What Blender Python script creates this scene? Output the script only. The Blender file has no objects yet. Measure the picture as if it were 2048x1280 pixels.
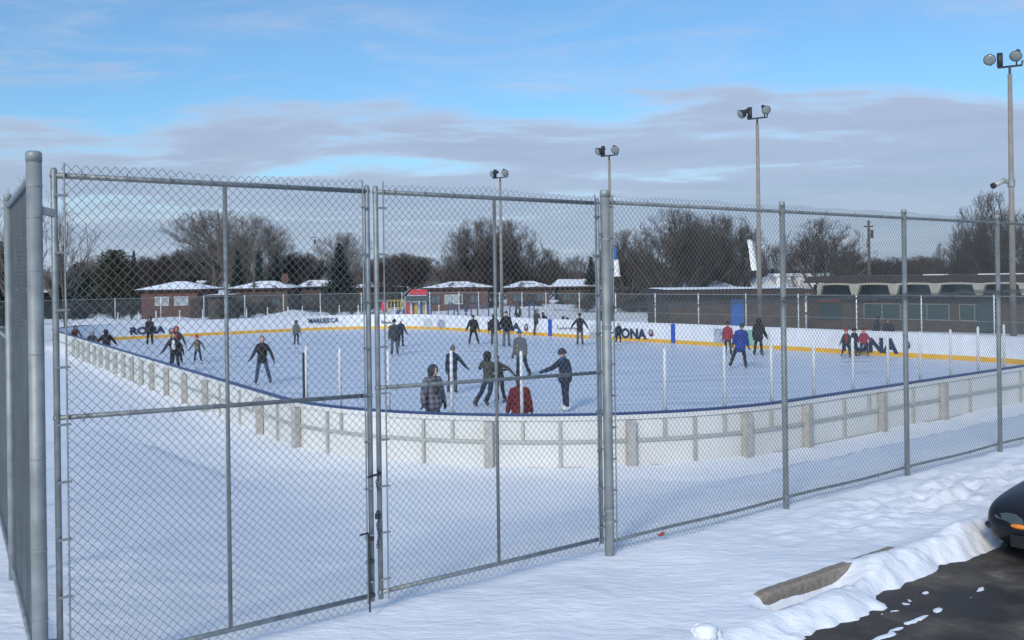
import bpy, bmesh, math, random
import numpy as np
from mathutils import Vector, Matrix
random.seed(7); rng = np.random.default_rng(7)
scene = bpy.context.scene
COL = scene.collection
# ------------------------------------------------------------------ camera
F = 2007.0; CX = 1024.0; CY = 555.3; ROLL = .0137; EYE = 3.8
cam_d = bpy.data.cameras.new('camera'); cam = bpy.data.objects.new('camera', cam_d); COL.objects.link(cam)
cam_d.sensor_width = 36; cam_d.lens = 36 * F / 2048; cam_d.clip_end = 3000; cam_d.clip_start = .1
cam_d.shift_y = -(640 - CY) / 2048
cam.location = (0, 0, EYE)
cam.rotation_euler = (Matrix.Rotation(math.pi / 2, 3, 'X') @ Matrix.Rotation(-ROLL, 3, 'Z')).to_euler()
scene.camera = cam
# ------------------------------------------------------------------ light, sky, exposure
SUN_EL = math.radians(27); SUN_AZ = math.radians(200)      # compass style: 0 = +Y, clockwise
scene.view_settings.view_transform = 'Standard'; scene.view_settings.look = 'None'
scene.view_settings.exposure = 0.62; scene.view_settings.gamma = 1
sd = bpy.data.lights.new('sun', 'SUN'); sd.energy = 1.45; sd.angle = math.radians(10); sd.color = (1, .87, .70)
so = bpy.data.objects.new('sun', sd); COL.objects.link(so)
sdir = Vector((math.sin(SUN_AZ) * math.cos(SUN_EL), math.cos(SUN_AZ) * math.cos(SUN_EL), math.sin(SUN_EL)))
so.rotation_euler = sdir.to_track_quat('Z', 'Y').to_euler(); so.location = (0, -20, 30)
W = bpy.data.worlds.new('World'); scene.world = W; W.use_nodes = True
def build_world():
    nt = W.node_tree; nt.nodes.clear(); N = nt.nodes.new; L = nt.links.new
    out = N('ShaderNodeOutputWorld'); bg = N('ShaderNodeBackground'); L(bg.outputs[0], out.inputs[0])
    bg.inputs[1].default_value = .12
    sky = N('ShaderNodeTexSky'); sky.sky_type = 'NISHITA'; sky.sun_disc = False
    sky.sun_elevation = SUN_EL; sky.sun_rotation = SUN_AZ; sky.ozone_density = 2.0; sky.air_density = 1.0; sky.dust_density = .4
    tc = N('ShaderNodeTexCoord'); sep = N('ShaderNodeSeparateXYZ'); L(tc.outputs['Generated'], sep.inputs[0])
    def math_(op, a, b=None, clamp=False):
        m = N('ShaderNodeMath'); m.operation = op; m.use_clamp = clamp
        for i, v in enumerate((a, b)):
            if v is None: continue
            if isinstance(v, (int, float)): m.inputs[i].default_value = v
            else: L(v, m.inputs[i])
        return m.outputs[0]
    zc = math_('MAXIMUM', sep.outputs[2], 0.0)
    den = math_('ADD', zc, .09)
    cb = N('ShaderNodeCombineXYZ'); L(math_('DIVIDE', sep.outputs[0], den), cb.inputs[0]); L(math_('DIVIDE', sep.outputs[1], den), cb.inputs[1])
    cb.inputs[2].default_value = 3.7
    def noise(vec, scale, detail, rough, dist=0.0):
        n = N('ShaderNodeTexNoise'); n.inputs['Scale'].default_value = scale; n.inputs['Detail'].default_value = detail
        n.inputs['Roughness'].default_value = rough; n.inputs['Distortion'].default_value = dist; L(vec, n.inputs['Vector']); return n.outputs['Fac']
    def mr(v, a, b, c=0, d=1, smooth=True):
        m = N('ShaderNodeMapRange'); m.interpolation_type = 'SMOOTHSTEP' if smooth else 'LINEAR'
        L(v, m.inputs['Value']); m.inputs['From Min'].default_value = a; m.inputs['From Max'].default_value = b
        m.inputs['To Min'].default_value = c; m.inputs['To Max'].default_value = d; return m.outputs[0]
    mp = N('ShaderNodeMapping'); L(cb.outputs[0], mp.inputs[0]); mp.inputs['Scale'].default_value = (.8, 1.25, 1); mp.inputs['Location'].default_value = (.55, .2, 0)
    n1 = noise(mp.outputs[0], .85, 7, .56, .25)
    n2 = noise(mp.outputs[0], 2.6, 6, .55, .1)
    # clouds thicken towards the horizon, thin out overhead
    elev = mr(sep.outputs[2], .05, .215, .24, -.06)
    elev = math_('ADD', elev, math_('MULTIPLY', sep.outputs[0], .10))
    dens = math_('ADD', n1, elev)
    dens = math_('ADD', dens, math_('MULTIPLY', math_('SUBTRACT', n2, .5), .34))
    n3 = noise(mp.outputs[0], 1.7, 8, .62, .6)
    wisp = math_('ADD', math_('MULTIPLY', mr(n3, .44, .78), .55), .10)
    mask = math_('MAXIMUM', mr(dens, .42, .66), wisp)
    mask = math_('MAXIMUM', mask, mr(sep.outputs[2], .34, .62, 0, .34)); mask = math_('MAXIMUM', mask, mr(sep.outputs[2], .05, .12, .96, 0))  # first mask: overhead cloud added out of view to whiten the fill light
    # colour of the cloud: lavender grey base, warmer paler crests
    cr = N('ShaderNodeValToRGB'); L(mr(dens, .50, .84), cr.inputs[0])
    e = cr.color_ramp.elements; e[0].position = 0; e[0].color = (3.0, 3.4, 4.2, 1); e[1].position = 1; e[1].color = (1.95, 2.38, 3.25, 1)
    m = cr.color_ramp.elements.new(.38); m.color = (2.25, 2.65, 3.55, 1)
    var = N('ShaderNodeMix'); var.data_type = 'RGBA'; L(mr(n2, .35, .7, .0, .55), var.inputs['Factor'])
    L(cr.outputs[0], var.inputs['A']); var.inputs['B'].default_value = (2.45, 2.85, 3.7, 1)
    # blue sky, tinted a bit brighter
    tint = N('ShaderNodeMix'); tint.data_type = 'RGBA'; tint.blend_type = 'MULTIPLY'; tint.inputs['Factor'].default_value = 1
    L(sky.outputs[0], tint.inputs['A']); tint.inputs['B'].default_value = (.40, .63, .78, 1)
    mx = N('ShaderNodeMix'); mx.data_type = 'RGBA'; L(math_('MULTIPLY', mask, .90), mx.inputs['Factor'])
    L(tint.outputs['Result'], mx.inputs['A']); L(var.outputs['Result'], mx.inputs['B'])
    # unseen sky overhead and behind the camera, sun's side, boosted to light the ground
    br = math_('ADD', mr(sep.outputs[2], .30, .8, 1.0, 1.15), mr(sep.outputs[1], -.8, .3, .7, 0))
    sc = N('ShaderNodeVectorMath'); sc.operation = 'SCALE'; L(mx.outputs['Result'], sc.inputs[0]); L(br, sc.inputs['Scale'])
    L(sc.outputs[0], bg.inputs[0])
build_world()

# ------------------------------------------------------------------ coordinates
S, C = math.sin(math.radians(50.42)), math.cos(math.radians(50.42))
def RK(a, b): return (a * S - b * C, a * C + b * S)
def toRK(x, y): return (x * S + y * C, -x * C + y * S)
def ray(px, py):
    u = px - CX; v = CY - py
    return (u * math.cos(ROLL) + v * math.sin(ROLL)) / F, (-u * math.sin(ROLL) + v * math.cos(ROLL)) / F
def onz(px, py, z):
    x, t = ray(px, py); Y = (z - EYE) / t; return (x * Y, Y)
def at(px, Y, py=600):
    return (ray(px, py)[0] * Y, Y)
def zat(px, py, Y): return EYE + ray(px, py)[1] * Y

# ------------------------------------------------------------------ mesh helpers
class MB:
    def __init__(s): s.v = []; s.f = []; s.m = []
    def add(s, vs, fs, mi=0):
        o = len(s.v); s.v.extend([tuple(p) for p in vs]); s.f.extend([tuple(i + o for i in f) for f in fs]); s.m.extend([mi] * len(fs)); return s
    def box(s, c, d, rz=0, mi=0, rot=None):
        x, y, z = (q / 2 for q in d)
        P = [Vector(p) for p in ((-x, -y, -z), (x, -y, -z), (x, y, -z), (-x, y, -z), (-x, -y, z), (x, -y, z), (x, y, z), (-x, y, z))]
        M = rot if rot is not None else Matrix.Rotation(rz, 3, 'Z')
        return s.add([M @ p + Vector(c) for p in P], [(0, 3, 2, 1), (4, 5, 6, 7), (0, 1, 5, 4), (1, 2, 6, 5), (2, 3, 7, 6), (3, 0, 4, 7)], mi)
    def beam(s, p, q, w, h, mi=0):
        p = Vector(p); q = Vector(q); d = (q - p); L = d.length; d.normalize()
        up = Vector((0, 0, 1)) if abs(d.z) < .95 else Vector((0, 1, 0))
        n = d.cross(up).normalized(); u = n.cross(d)
        M = Matrix((n, d, u)).transposed()
        return s.box((p + q) / 2, (w, L, h), rot=M, mi=mi)
    def tube(s, pts, r, n=8, cap=True, mi=0):
        pts = [Vector(p) for p in pts]; rs = r if isinstance(r, (list, tuple)) else [r] * len(pts)
        vs = []; fs = []; prev = None
        for i, p in enumerate(pts):
            d = (pts[min(i + 1, len(pts) - 1)] - pts[max(i - 1, 0)])
            d = d.normalized() if d.length > 1e-9 else Vector((0, 0, 1))
            if prev is None:
                up = Vector((0, 0, 1)) if abs(d.z) < .9 else Vector((1, 0, 0)); a = d.cross(up).normalized()
            else: a = (prev - d * prev.dot(d)).normalized()
            prev = a; b = d.cross(a)
            for k in range(n):
                t = 2 * math.pi * k / n; vs.append(p + (a * math.cos(t) + b * math.sin(t)) * rs[i])
        for i in range(len(pts) - 1):
            for k in range(n):
                k2 = (k + 1) % n; fs.append((i * n + k, i * n + k2, (i + 1) * n + k2, (i + 1) * n + k))
        if cap:
            fs.append(tuple(range(n - 1, -1, -1))); o = (len(pts) - 1) * n; fs.append(tuple(o + k for k in range(n)))
        return s.add(vs, fs, mi)
    def ell(s, c, r, nu=12, nv=8, M=None, mi=0):
        vs = [Vector((0, 0, -1))]
        for j in range(1, nv):
            ph = -math.pi / 2 + math.pi * j / nv
            for k in range(nu):
                t = 2 * math.pi * k / nu; vs.append(Vector((math.cos(ph) * math.cos(t), math.cos(ph) * math.sin(t), math.sin(ph))))
        vs.append(Vector((0, 0, 1)))
        fs = []
        for k in range(nu):
            fs.append((0, 1 + (k + 1) % nu, 1 + k))
            for j in range(nv - 2):
                a = 1 + j * nu + k; b = 1 + j * nu + (k + 1) % nu; fs.append((a, b, b + nu, a + nu))
            fs.append((len(vs) - 1, 1 + (nv - 2) * nu + k, 1 + (nv - 2) * nu + (k + 1) % nu))
        o = []
        for p in vs:
            q = Vector((p.x * r[0], p.y * r[1], p.z * r[2]))
            if M is not None: q = M @ q
            o.append(q + Vector(c))
        return s.add(o, fs, mi)
    def cap(s, p, q, r0, r1, n=10):
        p = Vector(p); q = Vector(q); d = q - p
        if d.length < 1e-6: return s.ell(p, (r0, r0, r0), n, 6)
        d.normalize(); pts = []; rs = []
        for t in (80, 50, 25): pts.append(p - d * r0 * math.sin(math.radians(t))); rs.append(r0 * math.cos(math.radians(t)))
        pts += [p, q]; rs += [r0, r1]
        for t in (25, 50, 80): pts.append(q + d * r1 * math.sin(math.radians(t))); rs.append(r1 * math.cos(math.radians(t)))
        return s.tube(pts, rs, n)
    def mesh(s, name):
        me = bpy.data.meshes.new(name); me.from_pydata(s.v, [], s.f)
        if any(s.m): me.polygons.foreach_set('material_index', s.m)
        me.update(); return me
    def build(s, name, mats, parent=None, smooth=False, loc=None):
        me = s.mesh(name)
        return link(name, me, mats, parent, smooth, loc)
def link(name, me, mats, parent=None, smooth=False, loc=None):
    if mats is not None and not me.materials:
        for m in (mats if isinstance(mats, (list, tuple)) else [mats]): me.materials.append(m)
    if smooth: me.polygons.foreach_set('use_smooth', [True] * len(me.polygons))
    o = bpy.data.objects.new(name, me); COL.objects.link(o)
    if parent is not None: o.parent = parent
    if loc is not None: o.location = loc
    return o
def tag(o, label=None, cat=None, group=None, kind=None):
    if label: o['label'] = label
    if cat: o['category'] = cat
    if group: o['group'] = group
    if kind: o['kind'] = kind
    return o
def empty(name, loc=(0, 0, 0), rz=0, label=None, cat=None, group=None):
    o = bpy.data.objects.new(name, None); COL.objects.link(o); o.location = loc; o.rotation_euler = (0, 0, rz)
    return tag(o, label, cat, group)
KIDS = {}
def copy_tree(o, parent=None):
    c = o.copy(); COL.objects.link(c); c.parent = parent
    for ch in list(o.children): copy_tree(ch, c)
    return c
def np_mesh(name, V, Fq):
    """V (n,3), Fq (m,4) or (m,3) int arrays"""
    me = bpy.data.meshes.new(name); V = np.asarray(V, np.float32); Fq = np.asarray(Fq, np.int32); k = Fq.shape[1]
    me.vertices.add(len(V)); me.vertices.foreach_set('co', V.ravel())
    me.loops.add(Fq.size); me.loops.foreach_set('vertex_index', Fq.ravel())
    me.polygons.add(len(Fq)); me.polygons.foreach_set('loop_start', np.arange(len(Fq), dtype=np.int32) * k)
    me.update(calc_edges=True); me.validate(); return me

# ------------------------------------------------------------------ materials
def mat(name, col, rough=.6, metal=0, var=.12, vscale=6, bump=0, bscale=30, col2=None, coat=0, spec=None, alpha=None, trans=0):
    m = bpy.data.materials.new(name); m.use_nodes = True; nt = m.node_tree; b = nt.nodes['Principled BSDF']; N = nt.nodes.new; L = nt.links.new
    b.inputs['Roughness'].default_value = rough; b.inputs['Metallic'].default_value = metal
    if coat: b.inputs['Coat Weight'].default_value = coat; b.inputs['Coat Roughness'].default_value = .08
    if spec is not None: b.inputs['Specular IOR Level'].default_value = spec
    if trans: b.inputs['Transmission Weight'].default_value = trans
    tc = N('ShaderNodeTexCoord')
    n = N('ShaderNodeTexNoise'); n.inputs['Scale'].default_value = vscale; n.inputs['Detail'].default_value = 5; L(tc.outputs['Object'], n.inputs['Vector'])
    mx = N('ShaderNodeMix'); mx.data_type = 'RGBA'
    mr = N('ShaderNodeMapRange'); L(n.outputs['Fac'], mr.inputs[0]); mr.inputs['From Min'].default_value = .32; mr.inputs['From Max'].default_value = .68
    L(mr.outputs[0], mx.inputs['Factor'])
    c = Vector(col[:3]); c2 = Vector(col2[:3]) if col2 else c * (1 + var); c1 = c if col2 else c * (1 - var)
    mx.inputs['A'].default_value = (*c1, 1); mx.inputs['B'].default_value = (*c2, 1)
    L(mx.outputs['Result'], b.inputs['Base Color'])
    if bump:
        n2 = N('ShaderNodeTexNoise'); n2.inputs['Scale'].default_value = bscale; n2.inputs['Detail'].default_value = 6; L(tc.outputs['Object'], n2.inputs['Vector'])
        bp = N('ShaderNodeBump'); bp.inputs['Strength'].default_value = bump; bp.inputs['Distance'].default_value = .02
        L(n2.outputs['Fac'], bp.inputs['Height']); L(bp.outputs[0], b.inputs['Normal'])
    return m
M = {}
M['galv'] = mat('galvanised_steel', (.26, .285, .29), .55, .45, .22, 9, .15, 60)
M['galvp'] = mat('galvanised_post', (.27, .295, .29), .55, .35, .22, 5, .12, 40)
M['wire'] = mat('galvanised_wire', (.15, .175, .185), .55, .35, .12, 3)
M['darksteel'] = mat('dark_steel', (.05, .05, .055), .5, .4)
M['snow'] = None
M['ice'] = None
M['asph'] = None
M['boardw'] = mat('white_board_plastic', (.66, .68, .72), .42, 0, .05, 1.6, col2=(.77, .79, .82))
M['boardo'] = mat('cream_board_back', (.60, .60, .56), .5, 0, .07, .7, col2=(.70, .70, .67))
M['yellow'] = mat('yellow_kickplate', (.72, .40, .035), .45, 0, .10, 2)
M['blue'] = mat('blue_cap_rail', (.015, .037, .145), .4, 0, .12, 3)
M['bluemark'] = mat('blue_line_mark', (.02, .08, .42), .4, 0, .08, 3)
M['redmark'] = mat('red_line_mark', (.55, .03, .07), .4, 0, .08, 3)
M['navy'] = mat('navy_lettering', (.015, .03, .075), .5, 0, .08, 4)
M['orange'] = mat('orange_mark', (.7, .16, .04), .5)
M['stud'] = mat('board_frame_steel', (.42, .43, .40), .55, .2, .10, 4)
M['wpost'] = mat('weathered_support_post', (.40, .385, .355), .8, 0, .14, 8, .3, 40)
M['whitepost'] = mat('white_painted_post', (.70, .71, .69), .5, .1, .10, 5)
M['conc'] = mat('concrete', (.33, .28, .22), .9, 0, .18, 22, .9, 60, col2=(.21, .18, .145))
M['polec'] = mat('concrete_pole', (.25, .225, .19), .85, 0, .10, 4, .2, 50)
M['bark'] = mat('grey_bark', (.10, .085, .07), .9, 0, .3, 5)
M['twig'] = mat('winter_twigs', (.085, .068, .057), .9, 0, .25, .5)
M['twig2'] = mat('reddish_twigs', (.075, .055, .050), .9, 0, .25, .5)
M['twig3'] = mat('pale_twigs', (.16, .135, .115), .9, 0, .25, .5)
M['fir'] = mat('dark_conifer', (.025, .038, .028), .8, 0, .45, 2.5)
M['cedar'] = mat('olive_cedar', (.055, .055, .025), .8, 0, .4, 2.5)
M['brick'] = mat('red_brick', (.12, .058, .045), .85, 0, .2, 3)
M['brickb'] = mat('brown_brick', (.080, .058, .048), .85, 0, .25, 2)
M['brickd'] = mat('tan_brick', (.09, .065, .05), .85, 0, .2, 3)
M['roofd'] = mat('dark_brown_roofing', (.045, .032, .025), .85, 0, .2, 4)
M['roofsnow'] = None
M['wframe'] = mat('pale_window_frame', (.6, .6, .58), .5)
M['glass'] = mat('window_glass', (.10, .13, .15), .12, 0, .2, 2)
M['glassp'] = mat('curtained_window', (.36, .40, .42), .25, 0, .2, 2)
M['precast'] = mat('pale_precast_concrete', (.36, .335, .27), .8, 0, .08, 3)
M['bluedoor'] = mat('blue_painted_door', (.02, .11, .40), .45)
M['redp'] = mat('red_painted_panel', (.62, .03, .05), .45)
M['yelp'] = mat('yellow_painted_steel', (.55, .40, .07), .45)
M['blup'] = mat('blue_painted_steel', (.03, .07, .22), .45)
M['green'] = mat('green_panel', (.22, .42, .33), .5)
M['teal'] = mat('dark_teal_panel', (.03, .06, .062), .5)
M['postera'] = mat('grey_poster', (.42, .46, .50), .5, 0, .0, 9, col2=(.62, .64, .62))
M['posterb'] = mat('blue_grey_poster', (.16, .20, .30), .5, 0, .0, 8, col2=(.5, .52, .56))
M['banner'] = mat('white_banner_cloth', (.8, .8, .78), .7)
M['skin'] = mat('skin', (.50, .30, .22), .55, 0, .06, 8)
M['hairm'] = mat('dark_hair', (.03, .022, .016), .7)
M['eye'] = mat('eye', (.02, .018, .016), .25)
M['glove'] = mat('dark_glove', (.02, .02, .024), .8)
M['lens'] = mat('floodlight_lens', (.24, .26, .25), .15, 0, .1, 4)
M['skateb'] = mat('skate_boot_black', (.02, .02, .022), .4)
M['skatew'] = mat('skate_boot_white', (.7, .7, .7), .4)
M['blade'] = mat('skate_blade', (.5, .52, .55), .25, .9)
M['carp'] = mat('black_car_paint', (.008, .009, .012), .35, .0, .1, 3, coat=.12, spec=.2)
M['carpl'] = mat('black_bumper_plastic', (.009, .009, .010), .5)
M['carglass'] = mat('tinted_car_glass', (.012, .016, .018), .06)
M['lamp'] = mat('headlight_lens', (.06, .08, .08), .15, coat=.3)
M['amber'] = mat('amber_indicator', (.85, .24, .02), .2, coat=.5)
M['rubber'] = mat('tyre_rubber', (.015, .015, .015), .85)
M['alloy'] = mat('alloy_wheel', (.35, .36, .37), .3, .8)
M['leaf'] = mat('dead_red_leaf', (.30, .05, .03), .7)

def special_mats():
    # snow
    m = mat('snow', (.83, .85, .875), .75, 0, .035, .8, .0)
    nt = m.node_tree; N = nt.nodes.new; L = nt.links.new; b = nt.nodes['Principled BSDF']
    tc = N('ShaderNodeTexCoord'); n = N('ShaderNodeTexNoise'); n.inputs['Scale'].default_value = 5; n.inputs['Detail'].default_value = 9; n.inputs['Roughness'].default_value = .62
    mp = N('ShaderNodeMapping'); mp.inputs['Scale'].default_value = (1.0, 2.2, 1); L(tc.outputs['Object'], mp.inputs[0]); L(mp.outputs[0], n.inputs['Vector'])
    n2 = N('ShaderNodeTexNoise'); n2.inputs['Scale'].default_value = 90; n2.inputs['Detail'].default_value = 3; L(tc.outputs['Object'], n2.inputs['Vector'])
    ad = N('ShaderNodeMath'); ad.operation = 'MULTIPLY_ADD'; L(n2.outputs['Fac'], ad.inputs[0]); ad.inputs[1].default_value = .07; L(n.outputs['Fac'], ad.inputs[2])
    bp = N('ShaderNodeBump'); bp.inputs['Strength'].default_value = .5; bp.inputs['Distance'].default_value = .06; L(ad.outputs[0], bp.inputs['Height']); L(bp.outputs[0], b.inputs['Normal'])
    M['snow'] = m
    m = mat('roof_snow', (.84, .86, .88), .8, 0, .04, 1); M['roofsnow'] = m
    # patchy snow roof (dark shingle showing through)
    m = mat('patchy_roof_snow', (.84, .86, .88), .85, 0, .04, 1); nt = m.node_tree; N = nt.nodes.new; L = nt.links.new; b = nt.nodes['Principled BSDF']
    tc = N('ShaderNodeTexCoord'); n = N('ShaderNodeTexNoise'); n.inputs['Scale'].default_value = .9; n.inputs['Detail'].default_value = 7; L(tc.outputs['Object'], n.inputs['Vector'])
    cr = N('ShaderNodeValToRGB'); L(n.outputs['Fac'], cr.inputs[0]); e = cr.color_ramp.elements
    e[0].position = .40; e[0].color = (.07, .05, .045, 1); e[1].position = .47; e[1].color = (.84, .86, .88, 1); L(cr.outputs[0], b.inputs['Base Color'])
    M['patchsnow'] = m
    # ice
    m = mat('ice', (.60, .68, .78), .32, 0, .06, .35); nt = m.node_tree; N = nt.nodes.new; L = nt.links.new; b = nt.nodes['Principled BSDF']
    b.inputs['Specular IOR Level'].default_value = .35
    tc = N('ShaderNodeTexCoord')
    w = N('ShaderNodeTexNoise'); w.inputs['Scale'].default_value = .7; w.inputs['Detail'].default_value = 8; w.inputs['Roughness'].default_value = .65
    mp = N('ShaderNodeMapping'); mp.inputs['Rotation'].default_value = (0, 0, .7); mp.inputs['Scale'].default_value = (.35, 2.5, 1); L(tc.outputs['Object'], mp.inputs[0]); L(mp.outputs[0], w.inputs['Vector'])
    mp2 = N('ShaderNodeMapping'); mp2.inputs['Rotation'].default_value = (0, 0, -.9); mp2.inputs['Scale'].default_value = (.5, 3.5, 1); L(tc.outputs['Object'], mp2.inputs[0])
    w2 = N('ShaderNodeTexNoise'); w2.inputs['Scale'].default_value = .8; w2.inputs['Detail'].default_value = 9; w2.inputs['Roughness'].default_value = .7; L(mp2.outputs[0], w2.inputs['Vector'])
    ad = N('ShaderNodeMath'); ad.operation = 'ADD'; L(w.outputs['Fac'], ad.inputs[0]); L(w2.outputs['Fac'], ad.inputs[1])
    cr = N('ShaderNodeValToRGB'); L(ad.outputs[0], cr.inputs[0]); e = cr.color_ramp.elements
    cr.color_ramp.interpolation = 'EASE'
    hf = N('ShaderNodeMath'); hf.operation = 'MULTIPLY'; L(ad.outputs[0], hf.inputs[0]); hf.inputs[1].default_value = .5; L(hf.outputs[0], cr.inputs[0])
    e[0].position = .38; e[0].color = (.50, .56, .66, 1); e[1].position = .62; e[1].color = (.64, .69, .76, 1)
    L(cr.outputs[0], b.inputs['Base Color'])
    mr = N('ShaderNodeMapRange'); L(hf.outputs[0], mr.inputs[0]); mr.inputs['From Min'].default_value = .42; mr.inputs['From Max'].default_value = .58; mr.inputs['To Min'].default_value = .22; mr.inputs['To Max'].default_value = .7
    L(mr.outputs[0], b.inputs['Roughness'])
    M['ice'] = m
    # asphalt
    m = mat('asphalt', (.045, .043, .04), .8, 0, .3, 1.2, .5, 120); nt = m.node_tree; N = nt.nodes.new; L = nt.links.new; b = nt.nodes['Principled BSDF']
    tc = N('ShaderNodeTexCoord'); n = N('ShaderNodeTexNoise'); n.inputs['Scale'].default_value = 1.3; n.inputs['Detail'].default_value = 10; n.inputs['Roughness'].default_value = .68; L(tc.outputs['Object'], n.inputs['Vector'])
    g = N('ShaderNodeTexNoise'); g.inputs['Scale'].default_value = 140; g.inputs['Detail'].default_value = 2; L(tc.outputs['Object'], g.inputs['Vector'])
    cr = N('ShaderNodeValToRGB'); L(n.outputs['Fac'], cr.inputs[0]); e = cr.color_ramp.elements
    e[0].position = .43; e[0].color = (.026, .018, .012, 1); e[1].position = .53; e[1].color = (.068, .056, .045, 1)
    k = cr.color_ramp.elements.new(.63); k.color = (.12, .10, .078, 1); k = cr.color_ramp.elements.new(.72); k.color = (.30, .28, .26, 1)
    mx = N('ShaderNodeMix'); mx.data_type = 'RGBA'; mx.blend_type = 'MULTIPLY'; mx.inputs['Factor'].default_value = .5; L(cr.outputs[0], mx.inputs['A'])
    cg = N('ShaderNodeValToRGB'); L(g.outputs['Fac'], cg.inputs[0]); cg.color_ramp.elements[0].position = .35; cg.color_ramp.elements[0].color = (.4, .4, .4, 1); cg.color_ramp.elements[1].position = .65; cg.color_ramp.elements[1].color = (1.6, 1.6, 1.6, 1)
    L(cg.outputs[0], mx.inputs['B']); L(mx.outputs['Result'], b.inputs['Base Color'])
    mr = N('ShaderNodeMapRange'); L(n.outputs['Fac'], mr.inputs[0]); mr.inputs['From Min'].default_value = .42; mr.inputs['From Max'].default_value = .56; mr.inputs['To Min'].default_value = .55; mr.inputs['To Max'].default_value = .9
    L(mr.outputs[0], b.inputs['Roughness'])
    M['asph'] = m
    # far chain link: thin sheet, woven pattern as partial cover
    m = bpy.data.materials.new('far_chain_link'); m.use_nodes = True; nt = m.node_tree; N = nt.nodes.new; L = nt.links.new
    b = nt.nodes['Principled BSDF']; b.inputs['Base Color'].default_value = (.11, .13, .135, 1); b.inputs['Roughness'].default_value = .6
    tr = N('ShaderNodeBsdfTransparent'); mx = N('ShaderNodeMixShader'); mx.inputs[0].default_value = .13
    L(tr.outputs[0], mx.inputs[1]); L(b.outputs[0], mx.inputs[2]); L(mx.outputs[0], nt.nodes['Material Output'].inputs[0])
    M['farmesh'] = m
special_mats()

# ------------------------------------------------------------------ value noise (numpy)
_perm = rng.random((256, 256))
def vnoise(x, y, f):
    x = np.asarray(x) * f + 100.3; y = np.asarray(y) * f + 57.7
    xi = np.floor(x).astype(int); yi = np.floor(y).astype(int); fx = x - xi; fy = y - yi
    fx = fx * fx * (3 - 2 * fx); fy = fy * fy * (3 - 2 * fy)
    g = lambda i, j: _perm[i & 255, j & 255]
    return (g(xi, yi) * (1 - fx) + g(xi + 1, yi) * fx) * (1 - fy) + (g(xi, yi + 1) * (1 - fx) + g(xi + 1, yi + 1) * fx) * fy
def fbm(x, y, f, o=4, r=.5):
    t = 0; a = 1; n = 0
    for i in range(o): t = t + a * vnoise(x, y, f * 2 ** i); n += a; a *= r
    return t / n - .5
def sst(x, a, b):
    t = np.clip((np.asarray(x, float) - a) / (b - a), 0, 1); return t * t * (3 - 2 * t)

def rep(me, locs, name, mt, parent):
    o0 = None
    for p in locs:
        if o0 is None: o0 = link(name, me, mt, parent, loc=p)
        else:
            o = bpy.data.objects.new(name, me); COL.objects.link(o); o.parent = parent; o.location = p
# ------------------------------------------------------------------ rink outline (a,b) with fillets
def fillet(poly, rad, step=.35):
    out = []; n = len(poly)
    for i in range(n):
        P = Vector(poly[i]); A = (Vector(poly[i - 1]) - P).normalized(); B = (Vector(poly[(i + 1) % n]) - P).normalized()
        ang = A.angle(B); t = rad / math.tan(ang / 2); c = P + (A + B).normalized() * (rad / math.sin(ang / 2))
        p0 = P + A * t; p1 = P + B * t
        a0 = math.atan2(*(p0 - c).yx); a1 = math.atan2(*(p1 - c).yx); d = (a1 - a0 + math.pi) % (2 * math.pi) - math.pi
        k = max(6, int(abs(d) * rad / step))
        out += [c + Vector((math.cos(a0 + d * j / k), math.sin(a0 + d * j / k))) * rad for j in range(k + 1)]
    res = []
    for i in range(len(out)):
        p, q = out[i], out[(i + 1) % len(out)]; L = (q - p).length; k = max(1, int(round(L / .8)))
        res += [p.lerp(q, j / k) for j in range(k)]
    return res
OUT = fillet([(9.42, 12.77), (41.9, 12.77), (43.6, 68.6), (17.63, 68.6)], 7.6)
OUTW = [Vector(RK(p.x, p.y)) for p in OUT]      # world XY, counter-clockwise
def normals(P):
    n = []
    for i in range(len(P)):
        d = (P[(i + 1) % len(P)] - P[i - 1]).normalized(); n.append(Vector((d.y, -d.x)))   # outward for ccw
    return n
NRM = normals(OUTW)
def area(P): return sum(P[i - 1].x * P[i].y - P[i].x * P[i - 1].y for i in range(len(P))) / 2
if area(OUTW) < 0: NRM = [-n for n in NRM]
def hit(px, py, far=False, off=0.0):
    """where the plan ray of a pixel crosses the rink outline; returns (point, outward normal)"""
    k = ray(px, py)[0]; res = []
    P = [p + n * off for p, n in zip(OUTW, NRM)]
    for i in range(len(P)):
        a, b = P[i - 1], P[i]; fa = a.x - k * a.y; fb = b.x - k * b.y
        if fa * fb <= 0 and fa != fb:
            t = fa / (fa - fb); q = a.lerp(b, t)
            if q.y > 0: res.append((q.y, q, NRM[i]))
    res.sort(key=lambda r: r[0])
    if not res: return None
    r = res[-1] if far else res[0]; return r[1], r[2]

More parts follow.
